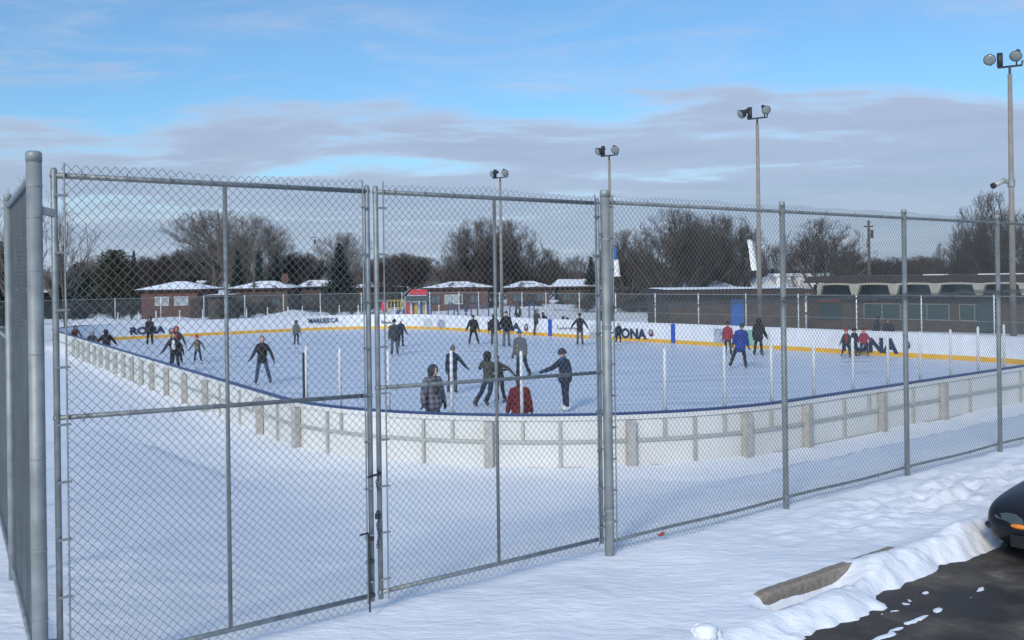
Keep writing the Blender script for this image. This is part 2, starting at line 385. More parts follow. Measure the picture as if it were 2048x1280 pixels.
# ------------------------------------------------------------------ ground
LOTZ = .65
def inside_rink(a, b):
    # signed-ish distance to outline polygon, vectorised
    px = np.array([p.x for p in OUT]); py = np.array([p.y for p in OUT]); ins = np.zeros(np.shape(a), bool)
    j = len(px) - 1
    for i in range(len(px)):
        with np.errstate(divide='ignore', invalid='ignore'):
            c = ((py[i] > b) != (py[j] > b)) & (a < (px[j] - px[i]) * (b - py[i]) / (py[j] - py[i] + 1e-12) + px[i])
        ins ^= c; j = i
    return ins
def edge_b(a):  # b coordinate of snow/asphalt edge
    return np.interp(a, [5.5, 7.4, 8.4, 8.9, 9.6, 11.2, 14, 20], [4.86, 5.12, 5.04, 5.18, 5.34, 5.32, 5.6, 5.8])
def ground_z(x, y):
    x = np.asarray(x, float); y = np.asarray(y, float); a = x * S + y * C; b = -x * C + y * S
    d = np.minimum(b - 7.9, (a - (2.0 + .17 * (b - 7.7))) * .9)
    z = .80 * (1 - sst(d, .0, 5.0)) ** 1.05
    z = z * (1 - sst(np.hypot(x, y), 60, 90) * (a < 3))
    # verge on the camera side: rough trampled snow
    verge = 1 - sst(b, 7.6, 8.2)
    z = z + verge * (fbm(a, b, .9, 3) * .09)
    tr = np.exp(-((a - 13.6) / 3.2) ** 2 - ((b - 6.8) / .75) ** 2)
    z = z + verge * tr * fbm(a * .9, b * 1.6, 3.2, 4, .6) * .30
    z = z + verge * fbm(a, b, 6, 3) * .018
    # ploughed ridge along the wheel stop
    rid = np.exp(-((b - (5.52 + .02 * (a - 9))) / .21) ** 2) * sst(a, 8.25, 9.4) * (1 - sst(a, 12.5, 15))
    z = z + rid * (.09 + .10 * fbm(a, b, 2.4, 3, .5) + .06 * fbm(a, b, 11, 4, .7) + .05 * sst(a, 9.6, 11)) 
    # hollow where the wheel stop's face is bare
    hol = np.exp(-((b - 5.60) / .13) ** 4) * sst(a, 7.45, 7.7) * (1 - sst(a + fbm(a, b, 3, 3) * .5, 8.7, 9.3))
    z = z - hol * .19
    # asphalt edge
    e = b - edge_b(a) + fbm(a, b, 2.4, 5, .6) * .42
    z = z - .25 * (1 - sst(e, -.16, .34)) - .5 * (1 - sst(b, edge_b(a) - .6, edge_b(a) - .15))
    wob = fbm(a, b, 1.6, 4, .6) * .22; rag = .5 + 1.6 * fbm(a, b, 7, 4, .6)
    tongue = np.exp(-((b + wob - (4.98 + .10 * (a - 8.6))) / .075) ** 2) * sst(a, 8.1, 8.7) * (1 - sst(a, 9.5, 10.0)) * rag
    tongue2 = np.exp(-((b + wob * 1.5 - 4.70) / .06) ** 2) * sst(a, 7.0, 7.9) * (1 - sst(a, 9.8, 10.4)) * np.clip(rag + 2.5 * fbm(a, b, 1.7, 2), 0, 1)
    z = np.maximum(z, LOTZ - .022 + .042 * tongue + .042 * tongue2 - 5 * (tongue + tongue2 < .1) * 1.0)
    # snow against the fence bottoms, field ripples
    z = z + (1 - verge) * fbm(a, b, .35, 4) * .10 * (1 - .0 * a)
    z = z + (1 - verge) * (np.exp(-((b - 10.6) / 1.5) ** 2) * fbm(a * .8, b * 1.4, 2.6, 5, .6) * .11 + fbm(a, b, 1.1, 4) * .04 * (b < 14))
    # far mounds
    far = sst(b, 72, 78)
    z = z + far * (.22 + .25 * fbm(x, y, .05, 4) + .12 * fbm(x, y, .5, 3))
    for (mx, my, mr_, mh) in MOUNDS:
        z = z + .8 * mh * np.exp(-((x - mx) ** 2 + ((y - my) * 1.3) ** 2) / mr_ ** 2) * (1 + .5 * fbm(x, y, .5, 3))
    ins = inside_rink(a, b)
    near_rink = ins | inside_rink(np.clip(a, 11, 42), np.clip(b, 14, 67)) & (a > 8) & (a < 46) & (b > 11.2) & (b < 70.5)
    z = np.where(near_rink, np.minimum(z, -.05), z); z = np.where(ins, -.25, z)
    return z
MOUNDS = [(*at(205, 84), 2.2, .75), (*at(175, 86), 2.2, .6), (*at(315, 84), 2.6, .7), (*at(360, 86), 2.4, .6), (*at(575, 90), 2.0, .9), (*at(605, 92), 2.4, .8), (*at(540, 92), 2.2, .5),
          (*at(1000, 110), 9, .5), (*at(1150, 105), 8, .5), (*at(1270, 95), 5, .6), (*at(900, 120), 10, .4), (*at(1320, 84), 3, .5)]
def axis(segs):
    v = []
    for a, b, s in segs: v += list(np.arange(a, b, s))
    return np.array(sorted(set(np.round(v, 4))))
gx = axis([(-900, -200, 50), (-200, -60, 6), (-60, -8, 1.0), (-8, -1, .12), (-1, 9, .045), (9, 13, .10), (13, 60, 1.0), (60, 200, 6), (200, 901, 50)])
gy = axis([(-60, 0, 10), (0, 7, .5), (7, 13.2, .045), (13.2, 18, .09), (18, 30, .4), (30, 130, 1.2), (130, 260, 6), (260, 1501, 60)])
GX, GY = np.meshgrid(gx, gy); GZ = ground_z(GX, GY)
V = np.stack([GX.ravel(), GY.ravel(), GZ.ravel()], 1); nx = len(gx); ny = len(gy)
I = (np.arange(ny - 1)[:, None] * nx + np.arange(nx - 1)[None, :]).ravel()
g = link('snow_ground', np_mesh('snow_ground', V, np.stack([I, I + 1, I + nx + 1, I + nx], 1)), M['snow'], smooth=True); tag(g, kind='structure')
# parking lot
b_ = MB(); pts = [RK(-30, -40), RK(60, -40), RK(60, 6.2), RK(-30, 6.2)]
b_.add([(p[0], p[1], LOTZ) for p in pts], [(0, 1, 2, 3)]); tag(b_.build('parking_lot', M['asph']), kind='structure')
# ice
b_ = MB(); b_.add([(p.x, p.y, .0) for p in OUTW], [tuple(range(len(OUTW)))]); tag(b_.build('ice', M['ice']), kind='structure')

# ------------------------------------------------------------------ rink boards
def strip(P, Nn, idx, o0, o1, z0, z1):
    """closed-section strip following outline indices idx between offsets o0,o1 and heights z0,z1"""
    m = MB(); vs = []
    for i in idx:
        p = P[i]; n = Nn[i]
        for o, z in ((o0, z0), (o1, z0), (o1, z1), (o0, z1)): q = p + n * o; vs.append((q.x, q.y, z))
    fs = []; K = len(idx)
    for k in range(K - 1):
        for j in range(4): j2 = (j + 1) % 4; fs.append((k * 4 + j, k * 4 + j2, (k + 1) * 4 + j2, (k + 1) * 4 + j))
    m.add(vs, fs); return m
ALL = list(range(len(OUTW))) + [0]
boards = empty('rink_boards', (*RK(26, 40), 0), label='white hockey rink boards with blue cap rail and yellow kick plate around the ice', cat='rink boards')
bl = Vector((-boards.location.x, -boards.location.y, 0))
def bb(m, name, mt, smooth=False, parent=boards):
    o = m.build(name, mt, parent, smooth)
    if parent is boards: o.location = bl
    return o
def isnear(i):
    a, b = OUT[i % len(OUT)]; return (b < 21 and a < 41) or a < 12 + (b - 20) * .147 + 1.2
near = [i for i in range(len(OUT)) if isnear(i)]
# contiguous ordering of the near run
st = next(i for i in range(len(OUT)) if isnear(i) and not isnear(i - 1))
run = []; i = st
while isnear(i): run.append(i % len(OUT)); i += 1
farrun = [];
while not isnear(i): farrun.append(i % len(OUT)); i += 1
farrun = [run[-1]] + farrun + [run[0]]
bb(strip(OUTW, NRM, ALL, -.03, 0.0, .0, 1.08), 'inner_board', M['boardw'])
bb(strip(OUTW, NRM, ALL, 0.002, .03, .02, 1.06), 'board_backing', M['boardo'])
bb(strip(OUTW, NRM, ALL, -.042, -.031, .0, .20), 'kick_plate', M['yellow'])
bb(strip(OUTW, NRM, run, -.06, .09, 1.08, 1.115), 'cap_rail', M['blue'])
bb(strip(OUTW, NRM, farrun, -.045, .08, 1.08, 1.115), 'cap_rail', M['boardw'])
bb(strip(OUTW, NRM, run, .034, .085, .54, .60), 'middle_rail', M['stud'])
bb(strip(OUTW, NRM, run, .034, .075, .985, 1.075), 'top_rail', M['boardo'])
bb(strip(OUTW, NRM, run, .034, .085, .02, .07), 'bottom_rail', M['stud'])
def upright(q, n, o, w, d, z0, z1, name, mt):
    m = MB(); c = q + n * o; m.box((c.x, c.y, (z0 + z1) / 2), (w, d, z1 - z0), rz=math.atan2(n.y, n.x) - math.pi / 2); return bb(m, name, mt)
for px in (304, 333, 369, 410, 519, 592, 978, 1262, 1495, 1617, 1767, 1890):
    q, n = hit(px, 880, off=.12); upright(q, n, 0, .175, .14, -.1, .975, 'support_post', M['wpost'])
for px in (281, 262, 245, 229, 214, 200, 188, 176, 165, 155, 146):
    q, n = hit(px, 720, off=.12); upright(q, n, 0, .14, .12, -.1, .975, 'support_post', M['stud'])
for px, z0 in ((440, .0), (480, .0), (555, .0), (655, 0), (683, .6), (735, 0), (847, 0), (905, .6), (1045, .6), (1120, 0), (1213, .6), (1330, .6), (1390, 0), (1450, .6), (1543, .6), (1690, 0), (1740, .6), (1828, 0), (1942, 0), (2043, 0)):
    q, n = hit(px, 880, off=.062); upright(q, n, 0, .06, .05, z0, .98, 'stud', M['stud'])
for px in (613, 680, 777, 903, 1043, 1213, 1330, 1449, 1543, 1628, 1706, 1776, 1841, 1902, 1957, 2009, 2060):
    q, n = hit(px, 760, off=.02); m = MB(); h = 2.36 if px < 1500 else 2.32
    m.tube([(q.x, q.y, 1.126), (q.x, q.y, h - .05), (q.x, q.y, h)], [.034, .034, .022], 10); bb(m, 'glass_post', M['whitepost'], True)
q, n = hit(608, 760, off=.02); upright(q, n, .0, .05, .05, 1.126, 2.2, 'glass_post', M['darksteel'])
# short posts above the far end boards
last = None
for i in farrun:
    a, b = OUT[i]
    if b > 61 and a > 17:
        q = OUTW[i]
        if last is None or (q - last).length > 1.15:
            upright(q, NRM[i], .06, .06, .06, 1.116, 1.85, 'glass_post', M['whitepost']); last = q
def drift():
    offs = [(.028, .075), (.12, .07), (.32, .045), (.65, .02), (1.1, -.02), (1.8, -.16)]; vs = []; n = len(OUTW); k = len(offs)
    for i in range(n):
        for j, (o, z) in enumerate(offs):
            q = OUTW[i] + NRM[i] * o; vs.append((q.x, q.y, z + float(fbm(q.x, q.y, 1.3, 4)) * .09 * (1 if j < 5 else 0)))
    fs = [(i * k + j, ((i + 1) % n) * k + j, ((i + 1) % n) * k + j + 1, i * k + j + 1) for i in range(n) for j in range(k - 1)]
    tag(MB().add(vs, fs).build('snow_drift', M['snow'], smooth=True), kind='structure')
drift()
# marks on the far boards
def far_quad(px0, px1, y0, y1, off):
    """panel lying on the ice-side face; y0 top, y1 bottom pixel rows"""
    (p, n), (q, _) = hit(px0, (y0 + y1) / 2, True, -off), hit(px1, (y0 + y1) / 2, True, -off)
    z1 = zat(px0, y0, p.y); z0 = zat(px0, y1, p.y); return p, q, z0, z1
def panel(px0, px1, y0, y1, mt, name, off=.05, zs=None, th=.012):
    p, q, z0, z1 = far_quad(px0, px1, y0, y1, off)
    if zs: z0, z1 = zs
    m = MB(); m.beam((p.x, p.y, (z0 + z1) / 2), (q.x, q.y, (z0 + z1) / 2), th, z1 - z0); return bb(m, name, mt)
panel(1087.5, 1094.5, 0, 0, M['bluemark'], 'blue_line_mark', zs=(.03, 1.10), off=.055, th=.03)
panel(1333, 1341, 0, 0, M['bluemark'], 'blue_line_mark', zs=(.03, 1.10), off=.055, th=.03)
panel(1199, 1208, 0, 0, M['redmark'], 'centre_line_mark', zs=(.03, 1.10), off=.055, th=.03)
panel(1178, 1196, 664, 680, M['stud'], 'gate_panel'); panel(1180, 1196, 648, 664, M['postera'], 'advert_panel')
panel(847, 864, 637, 654, M['postera'], 'advert_panel'); panel(875, 890, 639, 655, M['posterb'], 'advert_panel')
panel(1428, 1452, 657, 685, M['posterb'], 'advert_panel'); panel(1485, 1507, 659, 690, M['green'], 'advert_panel')
panel(1507, 1540, 664, 690, M['postera'], 'advert_panel')
def lettering(txt, px0, px1, y0, y1, mt, bold=.02, shear=0, off=.058):
    p, q, z0, z1 = far_quad(px0, px1, y0, y1, off)
    cu = bpy.data.curves.new('lettering', 'FONT'); cu.body = txt; cu.size = 1; cu.offset = bold; cu.extrude = .004; cu.shear = shear; cu.resolution_u = 3
    t = bpy.data.objects.new('tmp', cu); COL.objects.link(t); dg = bpy.context.evaluated_depsgraph_get()
    me = bpy.data.meshes.new_from_object(t.evaluated_get(dg)); bpy.data.objects.remove(t)
    co = np.empty(len(me.vertices) * 3); me.vertices.foreach_get('co', co); co = co.reshape(-1, 3)
    mn, mxx = co.min(0), co.max(0); u = (co[:, 0] - mn[0]) / (mxx[0] - mn[0]); w = (co[:, 1] - mn[1]) / (mxx[1] - mn[1])
    P = np.array([p.x, p.y]); Q = np.array([q.x, q.y]); d = (Q - P); nn = np.array([d[1], -d[0]]); nn = nn / np.linalg.norm(nn)
    new = np.empty_like(co); new[:, :2] = P + u[:, None] * d + nn * (co[:, 2:3]); new[:, 2] = z0 + w * (z1 - z0)
    me.vertices.foreach_set('co', new.ravel()); me.update(); me.materials.clear()
    o = link('lettering', me, mt, boards); o.location = bl; return o
def emblem(px, py, rpx, mt=None, off=.058):
    p, n = hit(px, py, True, -off); z = zat(px, py, p.y); r = rpx * p.y / F; t = Vector((-n.y, n.x)); m = MB(); K = 20
    def disc(rx, rz, o, dx=0, dz=0, mi=0):
        vs = []
        for s_ in (0, .006):
            for k in range(K):
                a = 2 * math.pi * k / K; c = p - n * (o + s_) + t * (dx + rx * math.cos(a)); vs.append((c.x, c.y, z + dz + rz * math.sin(a)))
        m.add(vs, [tuple(range(K)), tuple(range(2 * K - 1, K - 1, -1))] + [(k, (k + 1) % K, K + (k + 1) % K, K + k) for k in range(K)], mi)
    disc(r, r * 1.15, 0); disc(r * .62, r * .72, .008, mi=1, dz=r * .2); disc(r * .4, r * .34, .016, mi=2, dz=-r * .2)
    return bb(m, 'emblem', [M['navy'], M['posterb'], M['orange']])
lettering('RONA', 260, 331, 654.5, 670, M['navy'], .05); emblem(343, 662, 6)
lettering('MARLIES.CA', 617, 677, 637, 646.5, M['navy'], .028)
lettering('RONA', 975, 1042, 643, 659, M['navy'], .05); emblem(1052, 655, 6.5)
lettering('RONA', 1230, 1293, 655, 676, M['navy'], .05); emblem(1302, 666, 6.5)
lettering('RONA', 1684, 1797, 672, 702, M['navy'], .05); emblem(1813, 690, 8)
def script(px0, px1, yc, h, n, mt, r=.02):
    pts = []
    for k in range(n * 6 + 1):
        t = k / (n * 6); px = px0 + (px1 - px0) * t; amp = h * (1.0 if t < .12 else .45); py = yc - amp * math.sin(k / 6 * 2 * math.pi) - (0 if t > .12 else h * .3)
        px += 1.6 * math.cos(k / 6 * 2 * math.pi)
        q, nn = hit(px, py, True, -.05); pts.append((q.x, q.y, zat(px, py, q.y)))
    m = MB(); m.tube(pts, r, 5); return bb(m, 'script_lettering', mt)
script(1113, 1160, 656, 5, 8, M['navy'], .018); script(763, 788, 645, 3.2, 6, M['teal'], .035)

# ------------------------------------------------------------------ chain link
def chainlink(W_, z0, z1, seed=0, r=.0020, name='chain_link_mesh', dia=.0707, fade=0):
    """woven wire fabric in local X (0..W_) / Z, real wires"""
    n = max(2, int(round(W_ / dia * 2))); n += n % 2; p = W_ / n; q = dia / 2 * 1.02; nj = int(round((z1 - z0) / q)); nj += 1 - nj % 2
    q = (z1 - z0) / nj; j = np.arange(nj + 1); R_ = np.random.default_rng(seed)
    K = np.arange(n)[:, None]; J = j[None, :]
    # n wires, wire k between columns k*p and (k+1)*p, mirrored alternately so that neighbours interlock
    side = (J + K) % 2
    U = (K + side) * p + 0 * J; Z = z0 + J * q + 0. * U
    ph = R_.random(4) * 6
    U2 = U + .010 * np.sin(U * 2.3 + ph[0]) * np.sin(Z * 1.7 + ph[1]); Z2 = Z + .016 * np.sin(U * 3.1 + ph[2]) * np.sin(Z * 2.1 + ph[3]) + .008 * np.sin(U * 7 + ph[1])
    D = np.where(side == 0, -.0022, .0022)
    base = np.stack([U2, D, Z2], -1)                       # n, nj+1, 3
    offs = np.array([(0, -r, 0), (r * 1.35, r * .55, 0), (-r * 1.35, r * .55, 0)])
    Vv = (base[:, :, None, :] + offs).reshape(-1, 3)
    A = (np.arange(n)[:, None] * (nj + 1) + np.arange(nj)[None, :]).ravel() * 3
    Fs = [np.stack([A + k, A + (k + 1) % 3, A + 3 + (k + 1) % 3, A + 3 + k], 1) for k in range(3)]
    return np_mesh(name, Vv, np.concatenate(Fs))
FB = 7.7
def fpt(a, z=0): x, y = RK(a, FB); return Vector((x, y, z))
FANG = math.atan2(C, S)       # direction of +a in world
def loc_a(root, da, z, db=0): return (da, db, z)
def pipe(m, p, q, r, n=10): return m.tube([p, q], r, n)
def post_mesh(h, r, capr=None):
    m = MB(); capr = capr or r * 1.06
    m.tube([(0, 0, -.3), (0, 0, h - .07)], r, 16); m.tube([(0, 0, h - .075), (0, 0, h - .015), (0, 0, h)], [capr, capr, capr * .8], 16)
    return m
GZF = .80
def band(m, x, y, z, r, h=.035, n=14): m.tube([(x, y, z - h / 2), (x, y, z + h / 2)], r, n)
# main fence to the right of the gates
fence = empty('chain_link_fence', (*RK(7.68, FB), 0), FANG, 'tall galvanised chain link fence running right from the thick middle gate post', 'fence')
posts = [0, 3.19, 6.18, 9.15, 12.15, 15.2, 18.2]
for k, da in enumerate(posts):
    if k == 0:
        o = post_mesh(4.73, .052).build('corner_post', M['galvp'], fence, True)
        m = MB(); band(m, 0, 0, 0, .057); rep(m.mesh('post_band'), [(0, 0, z) for z in (1.16, 1.28, 2.3, 3.25, 4.2)], 'post_band', M['galv'], o)
        m = MB(); m.box((-.085, 0, 0), (.10, .03, .035)); rep(m.mesh('hinge'), [(0, 0, z) for z in (1.21, 4.25)], 'hinge', M['galv'], o)
    else:
        o = post_mesh(4.73, .036).build('line_post', M['galvp'], fence, True, (da, 0, 0))
        m = MB(); band(m, 0, 0, 0, .042, .045); rep(m.mesh('post_band'), [(0, 0, 4.6), (0, 0, .95)], 'post_band', M['galv'], o)
m = MB(); pipe(m, (.03, 0, 4.60), (18.2, 0, 4.60), .022); m.build('top_rail', M['galv'], fence, True)
m = MB(); pts = [(.03, 0, .935)] + [(x, 0, .93 + .008 * math.sin(x * 2.2)) for x in np.arange(.5, 18, .5)]; m.tube(pts, .020, 8); m.build('bottom_rail', M['galv'], fence, True)
for k in range(6):
    w = posts[k + 1] - posts[k]
    link('chain_link_mesh', chainlink(w, .83, 4.675, k), M['wire'], fence, loc=(posts[k], -.045, 0))
for k in range(6):
    w = posts[k + 1] - posts[k]
    link('overlap_mesh', chainlink(w - .03, 3.42, 3.50, 40 + k, r=.0045), M['wire'], fence, loc=(posts[k] + .015, -.058, 0))
m = MB(); pipe(m, (.03, -.052, 3.46), (18.2, -.052, 3.46), .006, 6); m.build('tension_wire', M['wire'], fence)
m = MB(); pipe(m, (.07, -.045, .86), (.07, -.045, 4.68), .007, 6)
tb = m.build('tension_bar', M['galv'], fence)
m = MB(); m.box((.045, -.03, 0), (.06, .012, .018)); m.box((.08, -.04, 0), (.018, .02, .012))
rep(m.mesh('bar_clip'), [(0, 0, z) for z in np.arange(1.15, 4.6, .34)], 'bar_clip', M['galv'], tb)
m = MB(); m.tube([(0, -.05, -.04), (.008, -.055, 0), (.01, -.05, .04)], .004, 5)
rep(m.mesh('tie_wire'), [(x, 0, 4.6) for x in np.arange(.6, 18, .7)] + [(x, 0, .935) for x in np.arange(.8, 18, .9)], 'tie_wire', M['wire'], fence)
# gate leaves
def gate(a0, a1, ast, name_label, mirror, seed):
    g = empty('chain_link_gate', (*RK(a0, FB), 0), FANG, name_label, 'gate', 'double gate leaves')
    W_ = a1 - a0; xs = ast - a0; r = .0235
    zb, zm, zt = (1.0, 2.83, 4.585)
    m = MB(); m.tube([(0, 0, zb - .06), (0, 0, zt + .04), (0, 0, zt + .055)], [r, r, r * .6], 12)
    sm = m.mesh('side_stile'); sm.polygons.foreach_set('use_smooth', [True] * len(sm.polygons)); rep(sm, [(r, 0, 0), (W_ - r, 0, 0)], 'side_stile', M['galv'], g)
    m = MB(); pipe(m, (0, 0, zt), (W_, 0, zt), r * .92, 12); m.build('top_rail', M['galv'], g, True)
    m = MB(); pipe(m, (0, 0, zb), (W_, 0, zb - .01), r * .92, 12); m.build('bottom_rail', M['galv'], g, True)
    m = MB(); pipe(m, (0, 0, zm), (W_, 0, zm - .06), r * .8, 12); m.build('middle_rail', M['galv'], g, True)
    m = MB(); m.tube([(xs, 0.0, zb), (xs, 0, zt)], r * .72, 12); m.build('middle_stile', M['galv'], g, True)
    for x in (.085, W_ - .085):
        m = MB(); pipe(m, (x, -.03, .93), (x, -.03, 4.68), .0065, 6); sg = 1 if x < W_ / 2 else -1
        tb = m.build('tension_bar', M['galv'], g)
        m = MB(); m.box((x - sg * .03, -.03, 0), (.085, .010, .018)); m.box((x + sg * .015, -.04, 0), (.02, .014, .012))
        rep(m.mesh('bar_clip'), [(0, 0, z) for z in np.arange(1.12, 4.6, .415)], 'bar_clip', M['galv'], tb)
    link('chain_link_mesh', chainlink(W_ - .15, .90, 4.665, seed), M['wire'], g, loc=(.075, -.03, 0))
    m = MB(); m.tube([(0, -.03, -.035), (.008, -.035, 0), (.01, -.03, .035)], .004, 5)
    rep(m.mesh('tie_wire'), [(x, 0, zt) for x in np.arange(.2, W_, .33)] + [(x, 0, zm - .06 * x / W_) for x in np.arange(.2, W_, .33)], 'tie_wire', M['wire'], g)
    return g
gL = gate(2.055, 4.725, 3.375, 'left leaf of the double chain link gate, beside the nearest thick post', False, 11)
gR = gate(4.768, 7.585, 6.15, 'right leaf of the double chain link gate, hung on the middle thick post', True, 12)
# hardware
m = MB(); m.tube([(2.60, -.035, .86), (2.60, -.035, 1.54), (2.59, -.035, 1.56), (2.50, -.05, 1.56)], .009, 8)
db = m.build('drop_bolt', M['darksteel'], gL); m = MB(); m.box((2.62, -.02, 0), (.07, .03, .03)); rep(m.mesh('bolt_guide'), [(0, 0, z) for z in (1.0, 1.3, 1.5)], 'bolt_guide', M['darksteel'], db)
m = MB(); m.tube([(2.60, -.03, 2.05), (2.74, -.03, 2.07)], .011, 8); m.build('gate_latch', M['darksteel'], gL)
def chain_obj(z, n, label):
    root = MB(); pz = z
    for k in range(n):
        t = k / max(1, n - 1); c = Vector((.0 + .012 * math.sin(k * 1.3), -.05, z - k * .032)); rx = .012 if k % 2 else .004
        pts = [(c.x + rx * math.cos(a), c.y + (.012 if k % 2 == 0 else .003) * math.cos(a) * (1 if k % 2 == 0 else 0), c.z + .02 * math.sin(a)) for a in np.linspace(0, 2 * math.pi, 9)]
        root.tube(pts, .0042, 5)
    o = root.build('chain', M['darksteel']); x, y = RK(4.745, FB); o.location = (x, y, 0); o.rotation_euler = (0, 0, FANG); return tag(o, label, 'chain')
chain_obj(2.10, 6, 'short steel chain holding the two gate leaves together, the upper one')
chain_obj(1.72, 10, 'longer hanging steel chain between the gate leaves, the lower one')
m = MB(); m.box((0, 0, 0), (.05, .025, .045)); m.tube([(.017 * math.cos(a), 0, .022 + .03 * math.sin(a)) for a in np.linspace(0, math.pi, 8)], .005, 6)
o = m.build('padlock', M['darksteel']); x, y = RK(4.735, FB - .06); o.location = (x, y, 1.70); o.rotation_euler = (0, 0, FANG); tag(o, 'small dark padlock on the chain between the gate leaves', 'padlock')
# big left gate post + the fence running away from it
lf = empty('side_chain_link_fence', (*RK(1.945, FB), 0), math.atan2(RK(2.55, 11.1)[1] - RK(1.945, FB)[1], RK(2.55, 11.1)[0] - RK(1.945, FB)[0]),
           'chain link fence seen edge-on at the left, running away from the nearest thick post', 'fence')
o = post_mesh(4.75, .053).build('corner_post', M['galvp'], lf, True)
m = MB(); band(m, 0, 0, 0, .0555, .012, 16); rep(m.mesh('post_band'), [(0, 0, z) for z in (4.50, 4.28, 3.9, 3.3, 2.55, 1.9, 1.4)], 'post_band', M['galvp'], o)
m = MB(); d = Matrix.Rotation(-lf.rotation_euler.z + FANG, 3, 'Z'); p = d @ Vector((.04, 0, 0)); q = d @ Vector((.13, 0, -.02)); m.beam(p, q, .05, .055)
rep(m.mesh('hinge'), [(0, 0, z) for z in (4.33, 1.22)], 'hinge', M['galv'], o)
L1_ = 3.45
for k in range(4):
    x = L1_ + 3.05 * k
    h = 4.72 if k == 0 else 3.32
    post_mesh(h, .036).build('line_post', M['galvp'], lf, True, (x, 0, 0))
link('chain_link_mesh', chainlink(L1_, .83, 4.665, 21), M['wire'], lf, loc=(0, -.03, 0))
for k in range(3): link('chain_link_mesh', chainlink(3.05, .80, 3.30, 22 + k), M['wire'], lf, loc=(L1_ + 3.05 * k, -.03, 0))
m = MB(); pipe(m, (0, 0, 4.6), (L1_, 0, 4.6), .021); m.build('top_rail', M['galv'], lf, True); m = MB(); pipe(m, (L1_, 0, 3.24), (L1_ + 9.15, 0, 3.24), .021); m.build('top_rail', M['galv'], lf, True)
m = MB(); pipe(m, (0, 0, .93), (L1_ + 9.15, 0, .90), .018); m.build('bottom_rail', M['galv'], lf, True)
# fallen leaf
m = MB(); m.ell((0, 0, 0), (.035, .03, .012), 8, 4); m.ell((.03, .01, .012), (.025, .02, .02), 8, 4); o = m.build('dead_leaf', M['leaf']); o.location = (*RK(8.40, 7.62), .90); tag(o, 'curled reddish dead leaf caught at the fence foot', 'leaf')

# ------------------------------------------------------------------ wheel stop
def wheel_stop():
    L_ = 2.35; m = MB(); prof = [(-.075, 0), (-.066, .09), (-.045, .125), (.045, .125), (.066, .09), (.075, 0)]
    n = 30; vs = []
    for k in range(n + 1):
        x = L_ * k / n; e = min(x, L_ - x); s_ = 1 - .12 * max(0, 1 - e / .05)
        for (y, z) in prof: vs.append((x, y * s_ + random.uniform(-.003, .003), z * s_ + random.uniform(-.003, .003)))
    K = len(prof); fs = [(k * K + j, (k + 1) * K + j, (k + 1) * K + (j + 1) % K, k * K + (j + 1) % K) for k in range(n) for j in range(K)]
    fs += [tuple(range(K)), tuple(range((n + 1) * K - 1, n * K - 1, -1))]
    m.add(vs, fs); o = m.build('parking_curb', M['conc']); o.location = (*RK(7.72, 5.80), .694); o.rotation_euler = (0, math.radians(-.6), FANG - .025)
    tag(o, 'weathered concrete wheel stop half buried in ploughed snow', 'wheel stop')
wheel_stop()
# snow lumps by the lot
m = MB()
def lump(m, c, r, seed):
    R_ = random.Random(seed); k0 = len(m.v); m.ell(c, (r, r * .9, r * .75), 14, 10)
    for i in range(k0, len(m.v)):
        p = Vector(m.v[i]); d = (p - Vector(c)); f = 1 + .55 * (vnoise(p.x * 1.0 + seed, p.y + p.z * 2, 1 / r * 1.3) - .5); m.v[i] = tuple(Vector(c) + d * float(f))
x, y = onz(1412, 1276, .78); lump(m, (x, y, .82), .095, 3); lump(m, (x + .07, y + .03, .80), .075, 8); lump(m, (x - .05, y + .05, .83), .07, 12)
o = m.build('snow_lump', M['snow'], smooth=True); tag(o, 'round lump of snow at the bottom edge of the verge', 'snow lump')

# ------------------------------------------------------------------ perimeter fence behind the rink
def perimeter():
    root = empty('perimeter_fence', (*RK(44, 50), 0), label='lower chain link fence standing right behind the far rink boards', cat='fence')
    off = Vector((-root.location.x, -root.location.y, 0))
    run_ = [(-14, 70.2), (16.5, 70.2), (38.5, 70.2), (43.9, 66.8), (45.2, 61)] + [(43.1 + (b - 12.77) * .0305, b) for b in (50, 40, 30, 20, 8)]
    ax = Vector(RK(*run_[0])); pts = [Vector(RK(*p)) for p in run_]
    seg = []
    for p, q in zip(pts, pts[1:]):
        L_ = (q - p).length; k = max(1, round(L_ / 3.05)); seg += [p.lerp(q, j / k) for j in range(k)]
    seg.append(pts[-1]); ZT = 2.72
    pm = MB(); pm.tube([(0, 0, -.1), (0, 0, ZT + .04), (0, 0, ZT + .07)], [.032, .032, .02], 8); me = pm.mesh('line_post')
    me.polygons.foreach_set('use_smooth', [True] * len(me.polygons)); rep(me, [(p.x + off.x, p.y + off.y, 0) for p in seg], 'line_post', M['whitepost'], root)
    for nm, z, r in (('top_rail', ZT, .024), ('middle_rail', 1.62, .014)):
        m = MB(); m.tube([(p.x, p.y, z) for p in (seg if nm == 'top_rail' else [q for q in seg if toRK(q.x, q.y)[1] < 60])], r, 6); o = m.build(nm, M['galvp'], root, True); o.location = off
    for p, q in zip(pts, pts[1:]):
        m = MB(); m.beam((p.x, p.y, ZT / 2), (q.x, q.y, ZT / 2), .006, ZT - .04); o = m.build('chain_link_mesh', M['farmesh'], root); o.location = off
perimeter()

